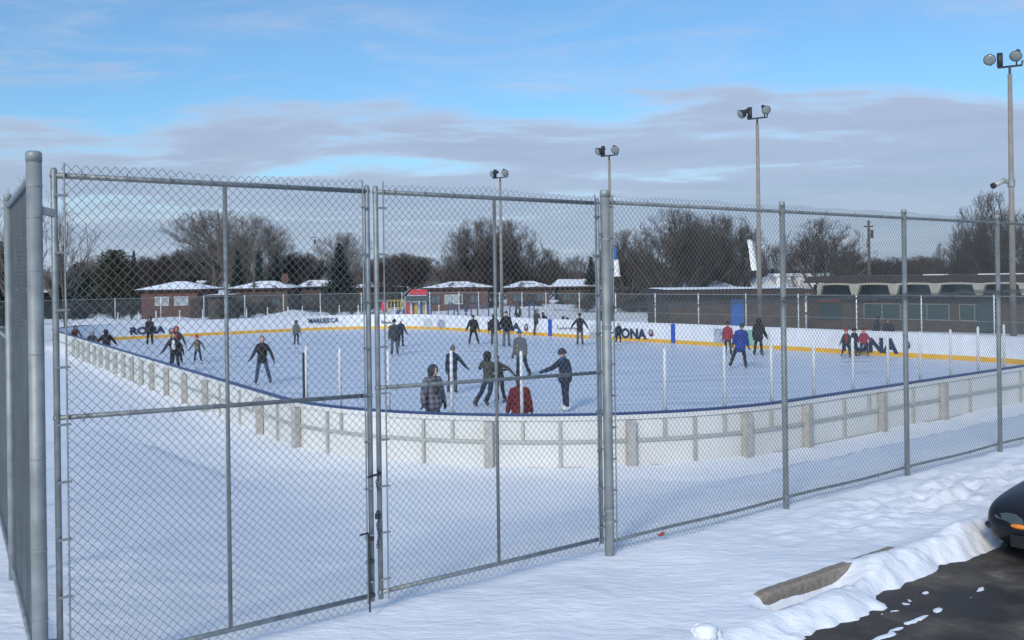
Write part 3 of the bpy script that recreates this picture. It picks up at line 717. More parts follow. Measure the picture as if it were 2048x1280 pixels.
# ------------------------------------------------------------------ light poles
def floodlight(px, Y, ptop, label, heads, r0=.135, r1=.085, extra=False):
    x, y = at(px, Y, ptop); zt = zat(px, ptop, Y); g = empty('floodlight_pole', (x, y, 0), 0, label, 'light pole', 'floodlight poles along the rink')
    m = MB(); m.tube([(0, 0, -.2), (0, 0, zt - .95)], [r0, r1], 14); m.build('pole', M['polec'], g, True)
    zc = zt - .62
    m = MB(); m.tube([(0, 0, zc - .36), (0, 0, zc)], .055, 8); m.build('mast_collar', M['darksteel'], g)
    m = MB(); m.tube([(-.52, 0, zc + .12), (-.50, 0, zc - .05), (.0, 0, zc), (.52, 0, zc + .05), (.56, 0, zc + .25)], .045, 8); m.build('crossarm', M['darksteel'], g)
    for (hx, hz, yaw, tilt) in heads:
        h = MB(); Rm = Matrix.Rotation(yaw, 3, 'Z') @ Matrix.Rotation(tilt, 3, 'X')   # faces local -Y
        c = Vector((hx, 0, zc + hz))
        P = lambda v: c + Rm @ Vector(v)
        h.tube([P((0, .36, 0)), P((0, .34, 0)), P((0, .12, 0)), P((0, -.05, 0)), P((0, -.20, 0)), P((0, -.22, 0))], [.07, .10, .12, .19, .25, .25], 16)
        o = h.build('lamp_head', M['darksteel'], g, True)
        h = MB(); h.tube([P((0, -.222, 0)), P((0, -.245, 0)), P((0, -.26, 0))], [.23, .22, .10], 16); h.build('lens', M['lens'], o, True)
        h = MB(); h.beam(P((0, .12, -.14)), Vector((hx * .95, 0, zc + .05)), .05, .05); h.build('bracket', M['darksteel'], g)
    m = MB(); m.tube([(-.36, .12, zc + .02), (-.36, .12, zc + .60)], .12, 10); m.build('ballast_box', M['darksteel'], g, True)
    if extra:
        z = zat(2030, 366, Y)
        m = MB(); m.tube([(-.16, 0, z), (-.36, -.02, z + .02)], .03, 8); b = m.build('camera_arm', M['galvp'], g)
        m = MB(); m.tube([(-.28, 0, z + .14), (-.80, -.12, z - .10)], .115, 10); o = m.build('side_floodlight', M['stud'], g, True)
        m = MB(); m.tube([(-.78, -.115, z - .09), (-.88, -.14, z - .14)], [.125, .13], 10); m.build('lens', M['darksteel'], o)
        m = MB(); m.tube([(0, 0, z - .16), (0, 0, z + .16)], .155, 14); m.build('pole_band', M['galvp'], g)
HD = [(-.72, .32, math.radians(-32), math.radians(24)), (.46, .52, math.radians(-22), math.radians(30))]
floodlight(2019, 43.0, 104, 'tallest looking floodlight pole at the right edge, with a small side floodlight halfway up', [(-.85, .36, math.radians(-28), math.radians(28)), (.30, .52, math.radians(-38), math.radians(32))], .145, .09, True)
floodlight(1514, 53.2, 213, 'floodlight pole rising behind the blue door and the white feather flag', [(-.72, .30, math.radians(-75), math.radians(28)), (.42, .50, math.radians(8), math.radians(30))], .14, .085)
floodlight(1218, 62.0, 291, 'floodlight pole showing above the thick middle gate post', [(-.55, .32, math.radians(-65), math.radians(25)), (.35, .42, math.radians(0), math.radians(30))], .135, .08)
floodlight(1000, 72.0, 338, 'farthest floodlight pole, behind the right gate leaf in front of the big bare tree', [(-.42, .30, math.radians(-60), math.radians(25)), (.32, .42, math.radians(10), math.radians(28))], .135, .08)
def thin_pole(px, Y, ptop, r, label, mt, lamp=False, name='utility_pole', cat='pole'):
    x, y = at(px, Y, ptop); z = zat(px, ptop, Y)
    g = empty(name, (x, y, 0), 0, label, cat); m = MB(); m.tube([(0, 0, -.2), (0, 0, z - (.25 if lamp else 0))], [r, r * .7], 8); m.build('pole', mt, g, True)
    m = MB()
    if lamp: m.tube([(0, 0, z - .32), (0, 0, z - .1), (0, 0, z)], [.12, .55, .38], 12); m.build('lamp_shade', M['whitepost'], g, True)
    else: m.box((0, 0, z - .5), (.8 if name == 'utility_pole' else .15, .10, .10)); m.tube([(r + .12, 0, z - 1.5), (r + .12, 0, z - .8)], .13, 8); m.build('crossarm', M['darksteel'], g)
thin_pole(403, 100, 561, .06, 'slim street lamp with a pale dish shade beside the brick bungalow', M['stud'], True, 'street_lamp', 'street lamp')
thin_pole(1737, 85, 441, .16, 'dark utility pole standing over the brown clubhouse roof', M['bark'])
thin_pole(507, 105, 486, .13, 'wooden utility pole among the spruces behind the left gate leaf', M['bark'])
thin_pole(627, 150, 468, .10, 'thin far utility pole between the spruces and the middle of the gate', M['stud'])
thin_pole(1108, 100, 600, .05, 'short grey lamp with pale round shade behind the far fence', M['stud'], True, 'street_lamp', 'street lamp')

# ------------------------------------------------------------------ buildings
def window(parent, x, y, z, w, h, mt='glass', frame='wframe', n=2):
    """window in a wall facing -Y in the parent's frame"""
    m = MB(); t = .07
    m.box((x, y - .03, z + h / 2), (w + 2 * t, .08, t)); m.box((x, y - .03, z - h / 2), (w + 2 * t, .10, t))
    for k in range(n + 1): m.box((x - w / 2 + w * k / n, y - .03, z), (t, .078, h - t))
    f = m.build('window', M[frame], parent); m = MB(); m.box((x, y - .012, z), (w, .02, h)); m.build('pane', M[mt], f)
def bungalow(px0, px1, Y, eave_py, ridge_py, wall, label, roof='roofsnow', depth=9, wins=(), yaw=0, hip=.38, chim=None, door=None, z0=0):
    xa, _ = at(px0, Y, eave_py); xb, _ = at(px1, Y, eave_py); w = xb - xa; ze = zat(px0, eave_py, Y); zr = zat((px0 + px1) / 2, ridge_py, Y + depth / 2)
    g = empty('bungalow', ((xa + xb) / 2, Y + depth / 2, 0), yaw, label, 'house')
    ov = .5; ww = w - 2 * ov; m = MB(); m.box((0, 0, ze / 2), (ww, depth - 2 * ov, ze)); m.build('wall', M[wall], g)
    W2, D2 = w / 2, depth / 2; rx = W2 - min(W2 * .95, w * hip)
    m = MB(); th = .16
    v = [(-W2, -D2, ze), (W2, -D2, ze), (W2, D2, ze), (-W2, D2, ze), (-W2, -D2, ze + th), (W2, -D2, ze + th), (W2, D2, ze + th), (-W2, D2, ze + th), (-rx, 0, zr), (rx, 0, zr)]
    m.add(v, [(0, 3, 2, 1), (0, 1, 5, 4), (1, 2, 6, 5), (2, 3, 7, 6), (3, 0, 4, 7)], 1); m.add(v, [(4, 5, 9, 8), (5, 6, 9), (6, 7, 8, 9), (7, 4, 8)], 0)
    rf = m.build('roof', [M[roof], M['roofd']], g)
    if chim is not None: m = MB(); m.box((chim, 0, zr), (.7, .5, 1.3)); m.box((chim, 0, zr + .7), (.8, .6, .12)); m.build('chimney', M['brick'], rf)
    for (fx, fz, fw, fh, mt) in wins: window(g, fx * W2, -D2 + ov, fz, fw * (1 if mt == 'glassp' else .75), fh * .85, mt, 'wframe' if mt == 'glassp' and wall == 'brick' else 'roofd')
    if door is not None: m = MB(); m.box((door * W2, -D2 + ov - .02, 1.05), (.95, .08, 2.1)); d = m.build('door', M['roofd'], g); m = MB(); m.ell((door * W2 + .35, -D2 + ov - .09, 1.0), (.04, .04, .04), 8, 6); m.build('handle', M['galv'], d)
    return g
bungalow(268, 402, 98, 583, 563, 'brick', 'small red brick bungalow with snowy hip roof and two pale windows, left of centre', depth=8, hip=.42, wins=[(-.22, 1.95, 1.3, .95, 'glassp'), (.36, 1.95, 1.3, .95, 'glassp')], door=.78)
bungalow(150, 214, 115, 585, 571, 'brickb', 'dark house with a small snowy roof under the big olive cedar', 'patchsnow', wins=[(.3, 1.6, 1.2, 1, 'glass')], depth=8)
bungalow(-30, 60, 105, 590, 574, 'brickb', 'house with snow patched roof at the far left edge behind the fence post', 'patchsnow', wins=[(.3, 1.6, 1.2, 1, 'glass')], depth=8)
bungalow(452, 582, 108, 580, 562, 'brickd', 'long tan brick bungalow with snowy roof behind the three spruces', 'patchsnow', wins=[(-.5, 1.5, 1.2, 1, 'glass'), (.5, 1.5, 1.2, 1, 'glass')], door=.25, chim=2, depth=8)
bungalow(402, 450, 92, 594, 588, 'brickd', 'low snow topped garage next to the red brick bungalow', 'roofsnow', depth=6, wins=[(0, 1.0, 1.0, .7, 'glass')])
bungalow(590, 665, 120, 576, 560, 'brickb', 'brown house with a peaked snowy roof left of the largest spruce', 'patchsnow', depth=8, hip=.2, wins=[(-.3, 1.6, 1.2, 1, 'glass'), (.4, 1.6, 1.2, 1, 'glass')])
bungalow(690, 800, 125, 578, 564, 'brickb', 'dim brown house hidden behind the middle of the gate', 'patchsnow', depth=8, wins=[(-.3, 1.6, 1.2, 1, 'glass'), (.4, 1.6, 1.2, 1, 'glass')])
bungalow(842, 985, 105, 579, 563, 'brick', 'wide red brick bungalow with snow streaked roof behind the playground', 'patchsnow', depth=9, wins=[(-.6, 1.6, 1.3, 1, 'glass'), (-.1, 1.6, 1.8, 1.1, 'glassp'), (.5, 1.6, 1.3, 1, 'glass')], door=.2)
bungalow(1004, 1108, 108, 578, 562, 'brick', 'red brick bungalow with snowy roof right of the farthest floodlight pole', 'patchsnow', depth=9, wins=[(-.4, 1.6, 1.5, 1, 'glass'), (.5, 1.6, 1.3, 1.0, 'glass')], door=.1)
bungalow(1106, 1200, 112, 576, 558, 'brickb', 'brown bungalow with bright snowy gable just left of the middle gate post', 'roofsnow', depth=9, hip=.15, wins=[(-.4, 1.5, 1.3, 1, 'glass'), (.3, 1.5, 1.3, 1, 'glass')])
bungalow(1232, 1350, 105, 584, 572, 'brick', 'red brick house with white framed windows left of the clubhouse', 'patchsnow', depth=8, wins=[(.2, 1.2, 1.6, 1.1, 'glass'), (.65, 1.2, 1.6, 1.1, 'glass')])
bungalow(1375, 1475, 90, 580, 560, 'brickb', 'house with broken snow cover on its roof peeping over the low clubhouse wing', 'patchsnow', depth=8, hip=.2, wins=[(.2, 1.6, 1.2, .8, 'glass')])
# white sunlit roofed building beyond the clubhouse
g = empty('white_building', (*at(1592, 96), 0), math.radians(-6), 'bright white flat topped building behind the right part of the fence', 'building')
zt = zat(1600, 549, 96); m = MB(); m.box((.2, 0, zt / 2 + .1), (4.9, 6, zt - .25)); m.build('wall', M['banner'], g)
m = MB(); v = [(-2.5, -3.2, zt - .15), (2.6, -3.2, zt - .15), (4.2, 3, zt - .05), (-2.2, 3.2, zt), (-2.4, -3.0, zt + .12), (2.5, -3.0, zt + .12), (4.0, 3, zt + .1), (-2.1, 3.2, zt + .12)]
m.add(v, [(0, 3, 2, 1), (4, 5, 6, 7), (0, 1, 5, 4), (1, 2, 6, 5), (2, 3, 7, 6), (3, 0, 4, 7)]); m.build('roof', M['roofsnow'], g)
window(g, -1.0, -3.0, 1.7, 1.4, 1, 'glass')
m = MB(); zz = zat(1545, 572, 96); m.box((-3.4, -1, zz / 2), (2.2, 5, zz)); m.build('side_wing', M['brickb'], g); m = MB(); m.add([(-4.6, -3.6, zz), (-2.3, -3.6, zz), (-2.3, 1.6, zat(1550, 553, 97)), (-4.2, 1.6, zat(1530, 556, 97)), (-4.6, -3.6, zz - .12), (-2.3, -3.6, zz - .12), (-2.3, 1.6, zz - .12), (-4.2, 1.6, zz - .12)], [(0, 1, 2, 3), (4, 7, 6, 5), (0, 4, 5, 1), (1, 5, 6, 2), (2, 6, 7, 3), (3, 7, 4, 0)]); m.build('wing_roof', M['roofsnow'], g)

# clubhouse
def clubhouse():
    Y0 = 62.5; xL, _ = at(1338, Y0); xM, _ = at(1610, Y0); ang = -math.radians(2)
    g = empty('clubhouse', (xL, Y0, 0), 0, 'long low brown brick clubhouse with dark roof and pale concrete arches', 'building')
    z1 = zat(1400, 589, Y0); w = xM - xL
    m = MB(); m.box((w / 2, 5, z1 / 2), (w, 10, z1)); m.build('low_wing_wall', M['brickb'], g)
    m = MB(); m.box((w / 2, 4.8, z1 + .12), (w + .7, 11, .30)); m.build('low_roof', M['roofd'], g)
    m = MB(); R_ = random.Random(4)
    n = 60; vs = []
    for i in range(n + 1):
        x = -.2 + (w + .3) * i / n
        for j in range(7):
            y = -.45 + j * 1.5; h = .05 + .22 * max(0, float(fbm(x, y, .35, 4)) + .12) * (1 if 0 < j < 6 and 0 < i < n else .1); vs.append((x, y, z1 + .272 + h))
    fs = [(i * 7 + j, (i + 1) * 7 + j, (i + 1) * 7 + j + 1, i * 7 + j + 1) for i in range(n) for j in range(6)]
    m.add(vs, fs); m.build('roof_snow_cover', M['roofsnow'], g, True)
    # blue door
    xd = at(1474, Y0)[0] - xL; m = MB(); m.box((xd, -.03, 1.13), (.80, .10, 2.27)); d = m.build('door', M['bluedoor'], g); m = MB(); m.ell((xd + .28, -.11, 1.05), (.04, .04, .04), 8, 6); m.build('handle', M['galv'], d)
    # hall with precast frame
    p0 = Vector(at(1600, 69)); p1 = Vector(at(2230, 56)); dvec = (p1 - p0); L_ = dvec.length; a = math.atan2(dvec.y, dvec.x)
    h = empty('hall', (p0.x - xL, p0.y - Y0, 0), a); h.parent = g; bpy.data.objects.remove(h)
    T = lambda x, y, z: (p0.x - xL + math.cos(a) * x - math.sin(a) * y, p0.y - Y0 + math.sin(a) * x + math.cos(a) * y, z)
    def hb(c, d, name, mt, par=g):
        m = MB(); m.box(T(*c), d, rz=a); return m.build(name, M[mt], par)
    zb = 3.02; z_low = 2.30
    hb((L_ / 2, 6, z_low / 2), (L_, 10, z_low), 'hall_wall', 'brickb')
    hb((L_ / 2, 6.4, (z_low + zb) / 2 + .02), (L_ - .6, 10, zb - z_low), 'clerestory_glass', 'glass')
    hb((L_ / 2, .72, z_low + .03), (L_, 1.2, .10), 'sill_band', 'roofd')
    # brown roof: slightly sloped fascia
    m = MB(); ys = [(.2, zb + .13), (.9, zb + .56), (10, zb + .62), (10.6, zb + .13)]
    vs = [T(x, y, z) for x in (.15, L_ + .5) for (y, z) in ys]; m.add(vs, [(0, 4, 5, 1), (1, 5, 6, 2), (2, 6, 7, 3), (3, 7, 4, 0), (0, 1, 2, 3), (4, 7, 6, 5)]); rf = m.build('roof', M['roofd'], g)
    hb((8.6, 1.6, zb + .60), (1.3, .8, .06), 'roof_snow_cover', 'roofsnow'); hb((12.6, 1.6, zb + .60), (2.6, .8, .06), 'roof_snow_cover', 'roofsnow')
    # precast beam with arched soffit, one piece per bay
    bay = 2.62; nb = int(L_ / bay)
    for k in range(1, nb):
        x0 = 1.25 + (k - 1) * bay; m = MB(); K = 14; up = []; lo = []
        for j in range(K + 1):
            t = j / K; x = x0 + bay * t; e = min(t, 1 - t) * bay; zt_ = zb + .06 * math.sin(math.pi * t) + .06
            zl = zb - .06 + .06 * math.sin(math.pi * t) - (.62 if e < .19 else (.62 * max(0, 1 - (e - .19) / .16) ** 1.8))
            up.append((x, zt_)); lo.append((x, zl))
        vs = []
        for (x, z) in up + lo:
            vs.append(T(x, .02, z)); vs.append(T(x, .34, z))
        n_ = K + 1; fs = []
        for j in range(K):
            u0, u1, l0, l1 = 2 * j, 2 * j + 2, 2 * (n_ + j), 2 * (n_ + j + 1)
            fs += [(l0, l1, u1, u0), (u0 + 1, u1 + 1, l1 + 1, l0 + 1), (u0, u1, u1 + 1, u0 + 1), (l0, l0 + 1, l1 + 1, l1)]
        fs += [(0, 1, 2 * n_ + 1, 2 * n_), (2 * K, 2 * (n_ + K), 2 * (n_ + K) + 1, 2 * K + 1)]
        m.add(vs, fs); m.build('arched_beam', M['precast'], g)
    # windows, signs on the hall wall
    for px0, px1 in ((1712, 1778), (1815, 1903), (1925, 1990)):
        x0 = (Vector(at(px0, 66)) - p0).length; x1 = (Vector(at(px1, 64)) - p0).length
        m = MB(); x = (x0 + x1) / 2; w_ = x1 - x0; t = .06; f = None
        for (c, dd) in (((x, .96, 1.75), (w_ + t, .08, t)), ((x, .96, .75), (w_ + t, .08, t)), ((x - w_ / 2, .96, 1.25), (t, .08, 1 - t)), ((x + w_ / 2, .96, 1.25), (t, .08, 1 - t)), ((x, .96, 1.25), (t, .08, 1 - t))): m.box(T(*c), dd, rz=a)
        f = m.build('window', M['polec'], g); m = MB(); m.box(T(x, .985, 1.25), (w_, .03, .94), rz=a); m.build('pane', M['teal'], f)
    x = (Vector(at(1640, 68)) - p0).length; hb((x, .93, 1.95), (1.9, .06, .24), 'red_sign_band', 'redp'); hb((x + .3, .96, 1.2), (1.6, .05, 1.1), 'dark_doorway', 'teal')
    x = (Vector(at(1958, 63)) - p0).length; hb((x + .6, .9, 1.1), (1.0, .07, 2.1), 'service_door', 'teal')
clubhouse()
# feather flags
def flag(px, Y, ytop, ybot, w, label, lean, blue=False):
    x, y = at(px, Y, ybot); z1 = zat(px, ytop, Y); z0 = zat(px, ybot, Y); g = empty('feather_flag', (x, y, 0), 0, label, 'flag')
    m = MB(); m.tube([(0, 0, 0), (0, 0, z0), (lean * .5, 0, z1 - .3), (lean, 0, z1)], .03, 6); m.build('pole', M['stud'], g)
    m = MB(); K = 12; vs = []; R_ = lambda t: .06 * math.sin(t * 7)
    for k in range(K + 1):
        t = k / K; z = z0 + (z1 - z0) * t; xx = lean * t; ww = w * (1 - .25 * t)
        for (dx, dy) in ((.04, -.012), (ww, R_(t) - .012), (ww, R_(t) + .012), (.04, .012)): vs.append((xx + dx, dy, z))
    fs = [(k * 4 + j, k * 4 + (j + 1) % 4, k * 4 + 4 + (j + 1) % 4, k * 4 + 4 + j) for k in range(K) for j in range(4)] + [(0, 1, 2, 3), (4 * K + 3, 4 * K + 2, 4 * K + 1, 4 * K)]
    m.add(vs, fs); m.build('banner', M['banner'], g, True)
    if blue: m = MB(); m.box((w * .25, 0, z1 + .45), (w * .5, .06, .8)); m.build('blue_topper', M['bluedoor'], g)
flag(1226, 68, 519, 553, .50, 'small white flag with a blue top right of the thick middle post', .0, True)
flag(1514, 66, 479, 541, -.36, 'tall slanting white feather flag beside the second floodlight pole', -.36)

# ------------------------------------------------------------------ playground
def playground():
    Y = 86; x0, _ = at(830, Y); g = empty('play_structure', (x0, Y, 0), 0, 'red, yellow and blue playground climbing structure behind the far boards', 'play structure')
    X = lambda px: at(px, Y)[0] - x0
    ZT = zat(800, 601, Y); ZB = 0
    def bx(px0, px1, y0, y1, name, mt, dy=0, th=.10, rz=0):
        m = MB(); m.box(((X(px0) + X(px1)) / 2, dy, (zat(px0, y0, Y) + zat(px0, y1, Y)) / 2), (X(px1) - X(px0), th, zat(px0, y0, Y) - zat(px0, y1, Y)), rz=rz); return m.build(name, M[mt], g)
    m = MB(); r = (zat(768, 601, Y) - zat(768, 626, Y)) / 2; m.ell((X(769), 0, zat(768, 613, Y)), (.30, .08, r), 14, 10); m.build('red_panel', M['redp'], g, True)
    for px in (776, 782, 789, 796, 801, 807): bx(px - .9, px + .9, 601, 617, 'yellow_bar', 'yelp')
    bx(774, 812, 600, 602, 'yellow_bar', 'yelp'); bx(774, 812, 616, 618.5, 'yellow_bar', 'yelp')
    m = MB(); m.tube([(X(792), .1, zat(792, 640, Y)), (X(796), .1, zat(796, 622, Y)), (X(805), .1, zat(805, 620, Y)), (X(809), .1, zat(805, 640, Y))], .16, 8); m.build('blue_arch', M['blup'], g, True)
    for px0, px1, mt in ((810, 820, 'redp'), (829, 836, 'yelp'), (840, 843, 'blup'), (846, 851, 'yelp'), (853, 861, 'blup')): bx(px0, px1, 604, 634, 'panel', mt)
    bx(822, 828, 606, 634, 'panel', 'redp', dy=.6)
    for px in (775, 811, 824, 844, 862): m = MB(); m.tube([(X(px), -.15, 0), (X(px), -.15, ZT + (.0 if px < 810 else .35))], .06, 8); m.build('post', M['stud'] if px < 830 else M['blup'], g, True)
    m = MB(); m.box((X(838), 0, zat(838, 597, Y)), (X(861) - X(813), 1.6, .42)); m.build('canopy_edge', M['teal'], g)
    m = MB(); m.add([(X(820), -.8, zat(820, 590, Y)), (X(856), -.8, zat(820, 590, Y)), (X(856), .8, zat(820, 590, Y)), (X(820), .8, zat(820, 590, Y)), (X(822), -.35, zat(820, 579.5, Y)), (X(854), -.35, zat(820, 579.5, Y)), (X(854), .35, zat(820, 579.5, Y)), (X(822), .35, zat(820, 579.5, Y))],
          [(0, 3, 2, 1), (4, 5, 6, 7), (0, 1, 5, 4), (1, 2, 6, 5), (2, 3, 7, 6), (3, 0, 4, 7)]); m.build('roof', M['redp'], g)
    labs = ['tall narrow blue hoop just right of the play structure', 'blue hoop behind the skater in the black jersey', 'blue hoop left of the farthest floodlight pole', 'blue hoop right of the farthest floodlight pole', 'rightmost blue hoop behind the far boards']
    for (a, b, top), lab in zip(((896, 908, 606), (942, 955, 611), (955, 977, 611), (1019, 1033, 611), (1058, 1068, 608)), labs):
        xa, xb = X(a), X(b); z = zat(a, top, Y); c = (xa + xb) / 2; r = (xb - xa) / 2
        m = MB(); m.tube([(-r, 0, 0), (-r, 0, z - r)] + [(-r * math.cos(t), 0, z - r + r * math.sin(t)) for t in np.linspace(.3, math.pi - .3, 7)] + [(r, 0, z - r), (r, 0, 0)], .055, 8)
        o = m.build('playground_hoop', M['blup'], smooth=True); o.location = (x0 + c, Y, 0); tag(o, lab, 'playground hoop', 'blue playground hoops')
    for px, lab in ((916, 'left one of two small spring rockers behind the boards'), (932, 'right one of two small spring rockers behind the boards')):
        m = MB(); m.tube([(0, 0, 0), (0, 0, .75)], .08, 8); m.ell((0, 0, .95), (.16, .4, .16), 10, 6); m.ell((0, -.3, 1.2), (.1, .13, .16), 8, 6); o = m.build('spring_rocker', M['blup'], smooth=True); o.location = (*at(px, 80), .3); tag(o, lab, 'spring rocker')
playground()

# ------------------------------------------------------------------ trees
def seg_mesh(name, A, B, r0, r1, k=3):
    A = np.array(A, float); B = np.array(B, float); r0 = np.array(r0)[:, None]; r1 = np.array(r1)[:, None]
    d = B - A; d /= np.linalg.norm(d, axis=1)[:, None] + 1e-9
    up = np.where(np.abs(d[:, 2:3]) < .9, np.array([[0, 0, 1.]]), np.array([[1., 0, 0]])); u = np.cross(d, up); u /= np.linalg.norm(u, axis=1)[:, None]; v = np.cross(d, u)
    ring = []
    for base, r in ((A, r0), (B, r1)):
        for j in range(k): t = 2 * math.pi * j / k; ring.append(base + (u * math.cos(t) + v * math.sin(t)) * r)
    Vv = np.stack(ring, 1).reshape(-1, 3); o = (np.arange(len(A)) * 2 * k)[:, None]
    Fq = np.concatenate([o + np.array([[j, (j + 1) % k, k + (j + 1) % k, k + j]]) for j in range(k)])
    return np_mesh(name, Vv, Fq)
def bare_tree(seed, H=10, spread=.55, trunk=.17, dens=1.0, r_twig=.011, droop=.0, levels=5, nlimb=6, upw=.22):
    R_ = random.Random(seed); seg = {0: [], 1: []}
    def grow(p, d, L_, r, lv):
        n = 4 if lv < 2 else 3; q = p.copy(); dd = d.copy(); pts = [q.copy()]
        for i in range(n):
            w = .10 + .07 * lv
            dd = (dd + Vector((R_.uniform(-w, w), R_.uniform(-w, w), R_.uniform(-w * .5, w) + (upw * .3 if lv > 0 else 0) - droop * lv * .1))).normalized()
            q2 = q + dd * (L_ / n); ra = r * (1 - .55 * i / n); rb = r * (1 - .55 * (i + 1) / n)
            if lv > 0:
                e_ = (q2.x / (H * .52)) ** 2 + (q2.y / (H * .52)) ** 2 + ((q2.z - H * .56) / (H * .46)) ** 2
                if e_ > 1 + R_.uniform(-.12, .10): return q, dd
            seg[0 if lv < 2 else 1].append((q.copy(), q2.copy(), max(ra, r_twig), max(rb, r_twig * .7))); q = q2; pts.append(q.copy())
            if lv < levels:
                if lv == 0: continue
                nc = (2 if R_.random() < .55 * dens else 1) + (1 if lv >= 2 and R_.random() < .5 * dens else 0)
                for c in range(nc):
                    ax = Vector((R_.uniform(-1, 1), R_.uniform(-1, 1), R_.uniform(-.3, .6))); ax = (ax - dd * ax.dot(dd)).normalized()
                    th = math.radians(R_.uniform(24, 56)); nd = (dd * math.cos(th) + ax * math.sin(th)).normalized()
                    grow(q, nd, L_ * R_.uniform(.46, .66) * (1 - .12 * i / n), r * .50 * (1 - .4 * i / n), lv + 1)
        return q, dd
    t0 = H * trunk; top, dd = grow(Vector((0, 0, -.1)), Vector((R_.uniform(-.05, .05), R_.uniform(-.05, .05), 1)), t0, H * .026, 0)
    for k in range(nlimb):
        a = 2 * math.pi * (k + R_.uniform(-.3, .3)) / nlimb; th = R_.uniform(.25, 1) * spread * 1.25
        if k == 0: th = .1
        d = Vector((math.cos(a) * math.sin(th), math.sin(a) * math.sin(th), math.cos(th)))
        grow(top - Vector((0, 0, t0 * R_.uniform(0, .35))), d, H * R_.uniform(.46, .60), H * .0155, 1)
    out = []
    mx = np.percentile([s_[1].z for s_ in seg[1]], 99.6)
    f = H / mx
    for k in (0, 1):
        sg = seg[k]; out.append(seg_mesh('trunk' if k == 0 else 'crown', [s_[0] * f for s_ in sg], [s_[1] * f for s_ in sg], [s_[2] for s_ in sg], [s_[3] for s_ in sg], 6 if k == 0 else 3))
    wd = np.percentile([abs(s_[1].x * f) for s_ in seg[1]], 96) * 2
    return out[0], out[1], H, wd
BT = [bare_tree(1, 10, .85, .14, 1.0, nlimb=8, upw=.16), bare_tree(2, 10, .55, .20, 1.25, nlimb=8), bare_tree(5, 10, .75, .14, 1.0, nlimb=7), bare_tree(9, 10, .6, .20, .7, nlimb=6), bare_tree(14, 10, .85, .12, 1.3, nlimb=9, upw=.12), bare_tree(21, 10, .9, .16, .95, nlimb=9, upw=.14), bare_tree(33, 10, .75, .18, .45, nlimb=6, levels=4, r_twig=.016)]
def put_tree(kind, px, Y, ytop, wpx, label, group=None, twig='twig', rot=None, z0=.0, name='bare_tree', cat='tree'):
    tr, cr, H, wd = BT[kind]; x, y = at(px, Y, 540); zt = zat(px, ytop, Y) - z0; w = wpx / F * Y
    g = empty(name, (x, y, z0), rot if rot is not None else random.uniform(0, 6.28), label, cat, group)
    for nm, me, mt in (('trunk', tr, 'bark'), ('crown', cr, twig)):
        if not me.materials: me.materials.append(M['bark'])
        o = bpy.data.objects.new(nm, me); COL.objects.link(o); o.parent = g
        if nm == 'crown' and mt != 'bark':
            o.material_slots[0].link = 'OBJECT'; o.material_slots[0].material = M[mt]
    g.scale = (w / wd, w / wd, zt / H)
    return g
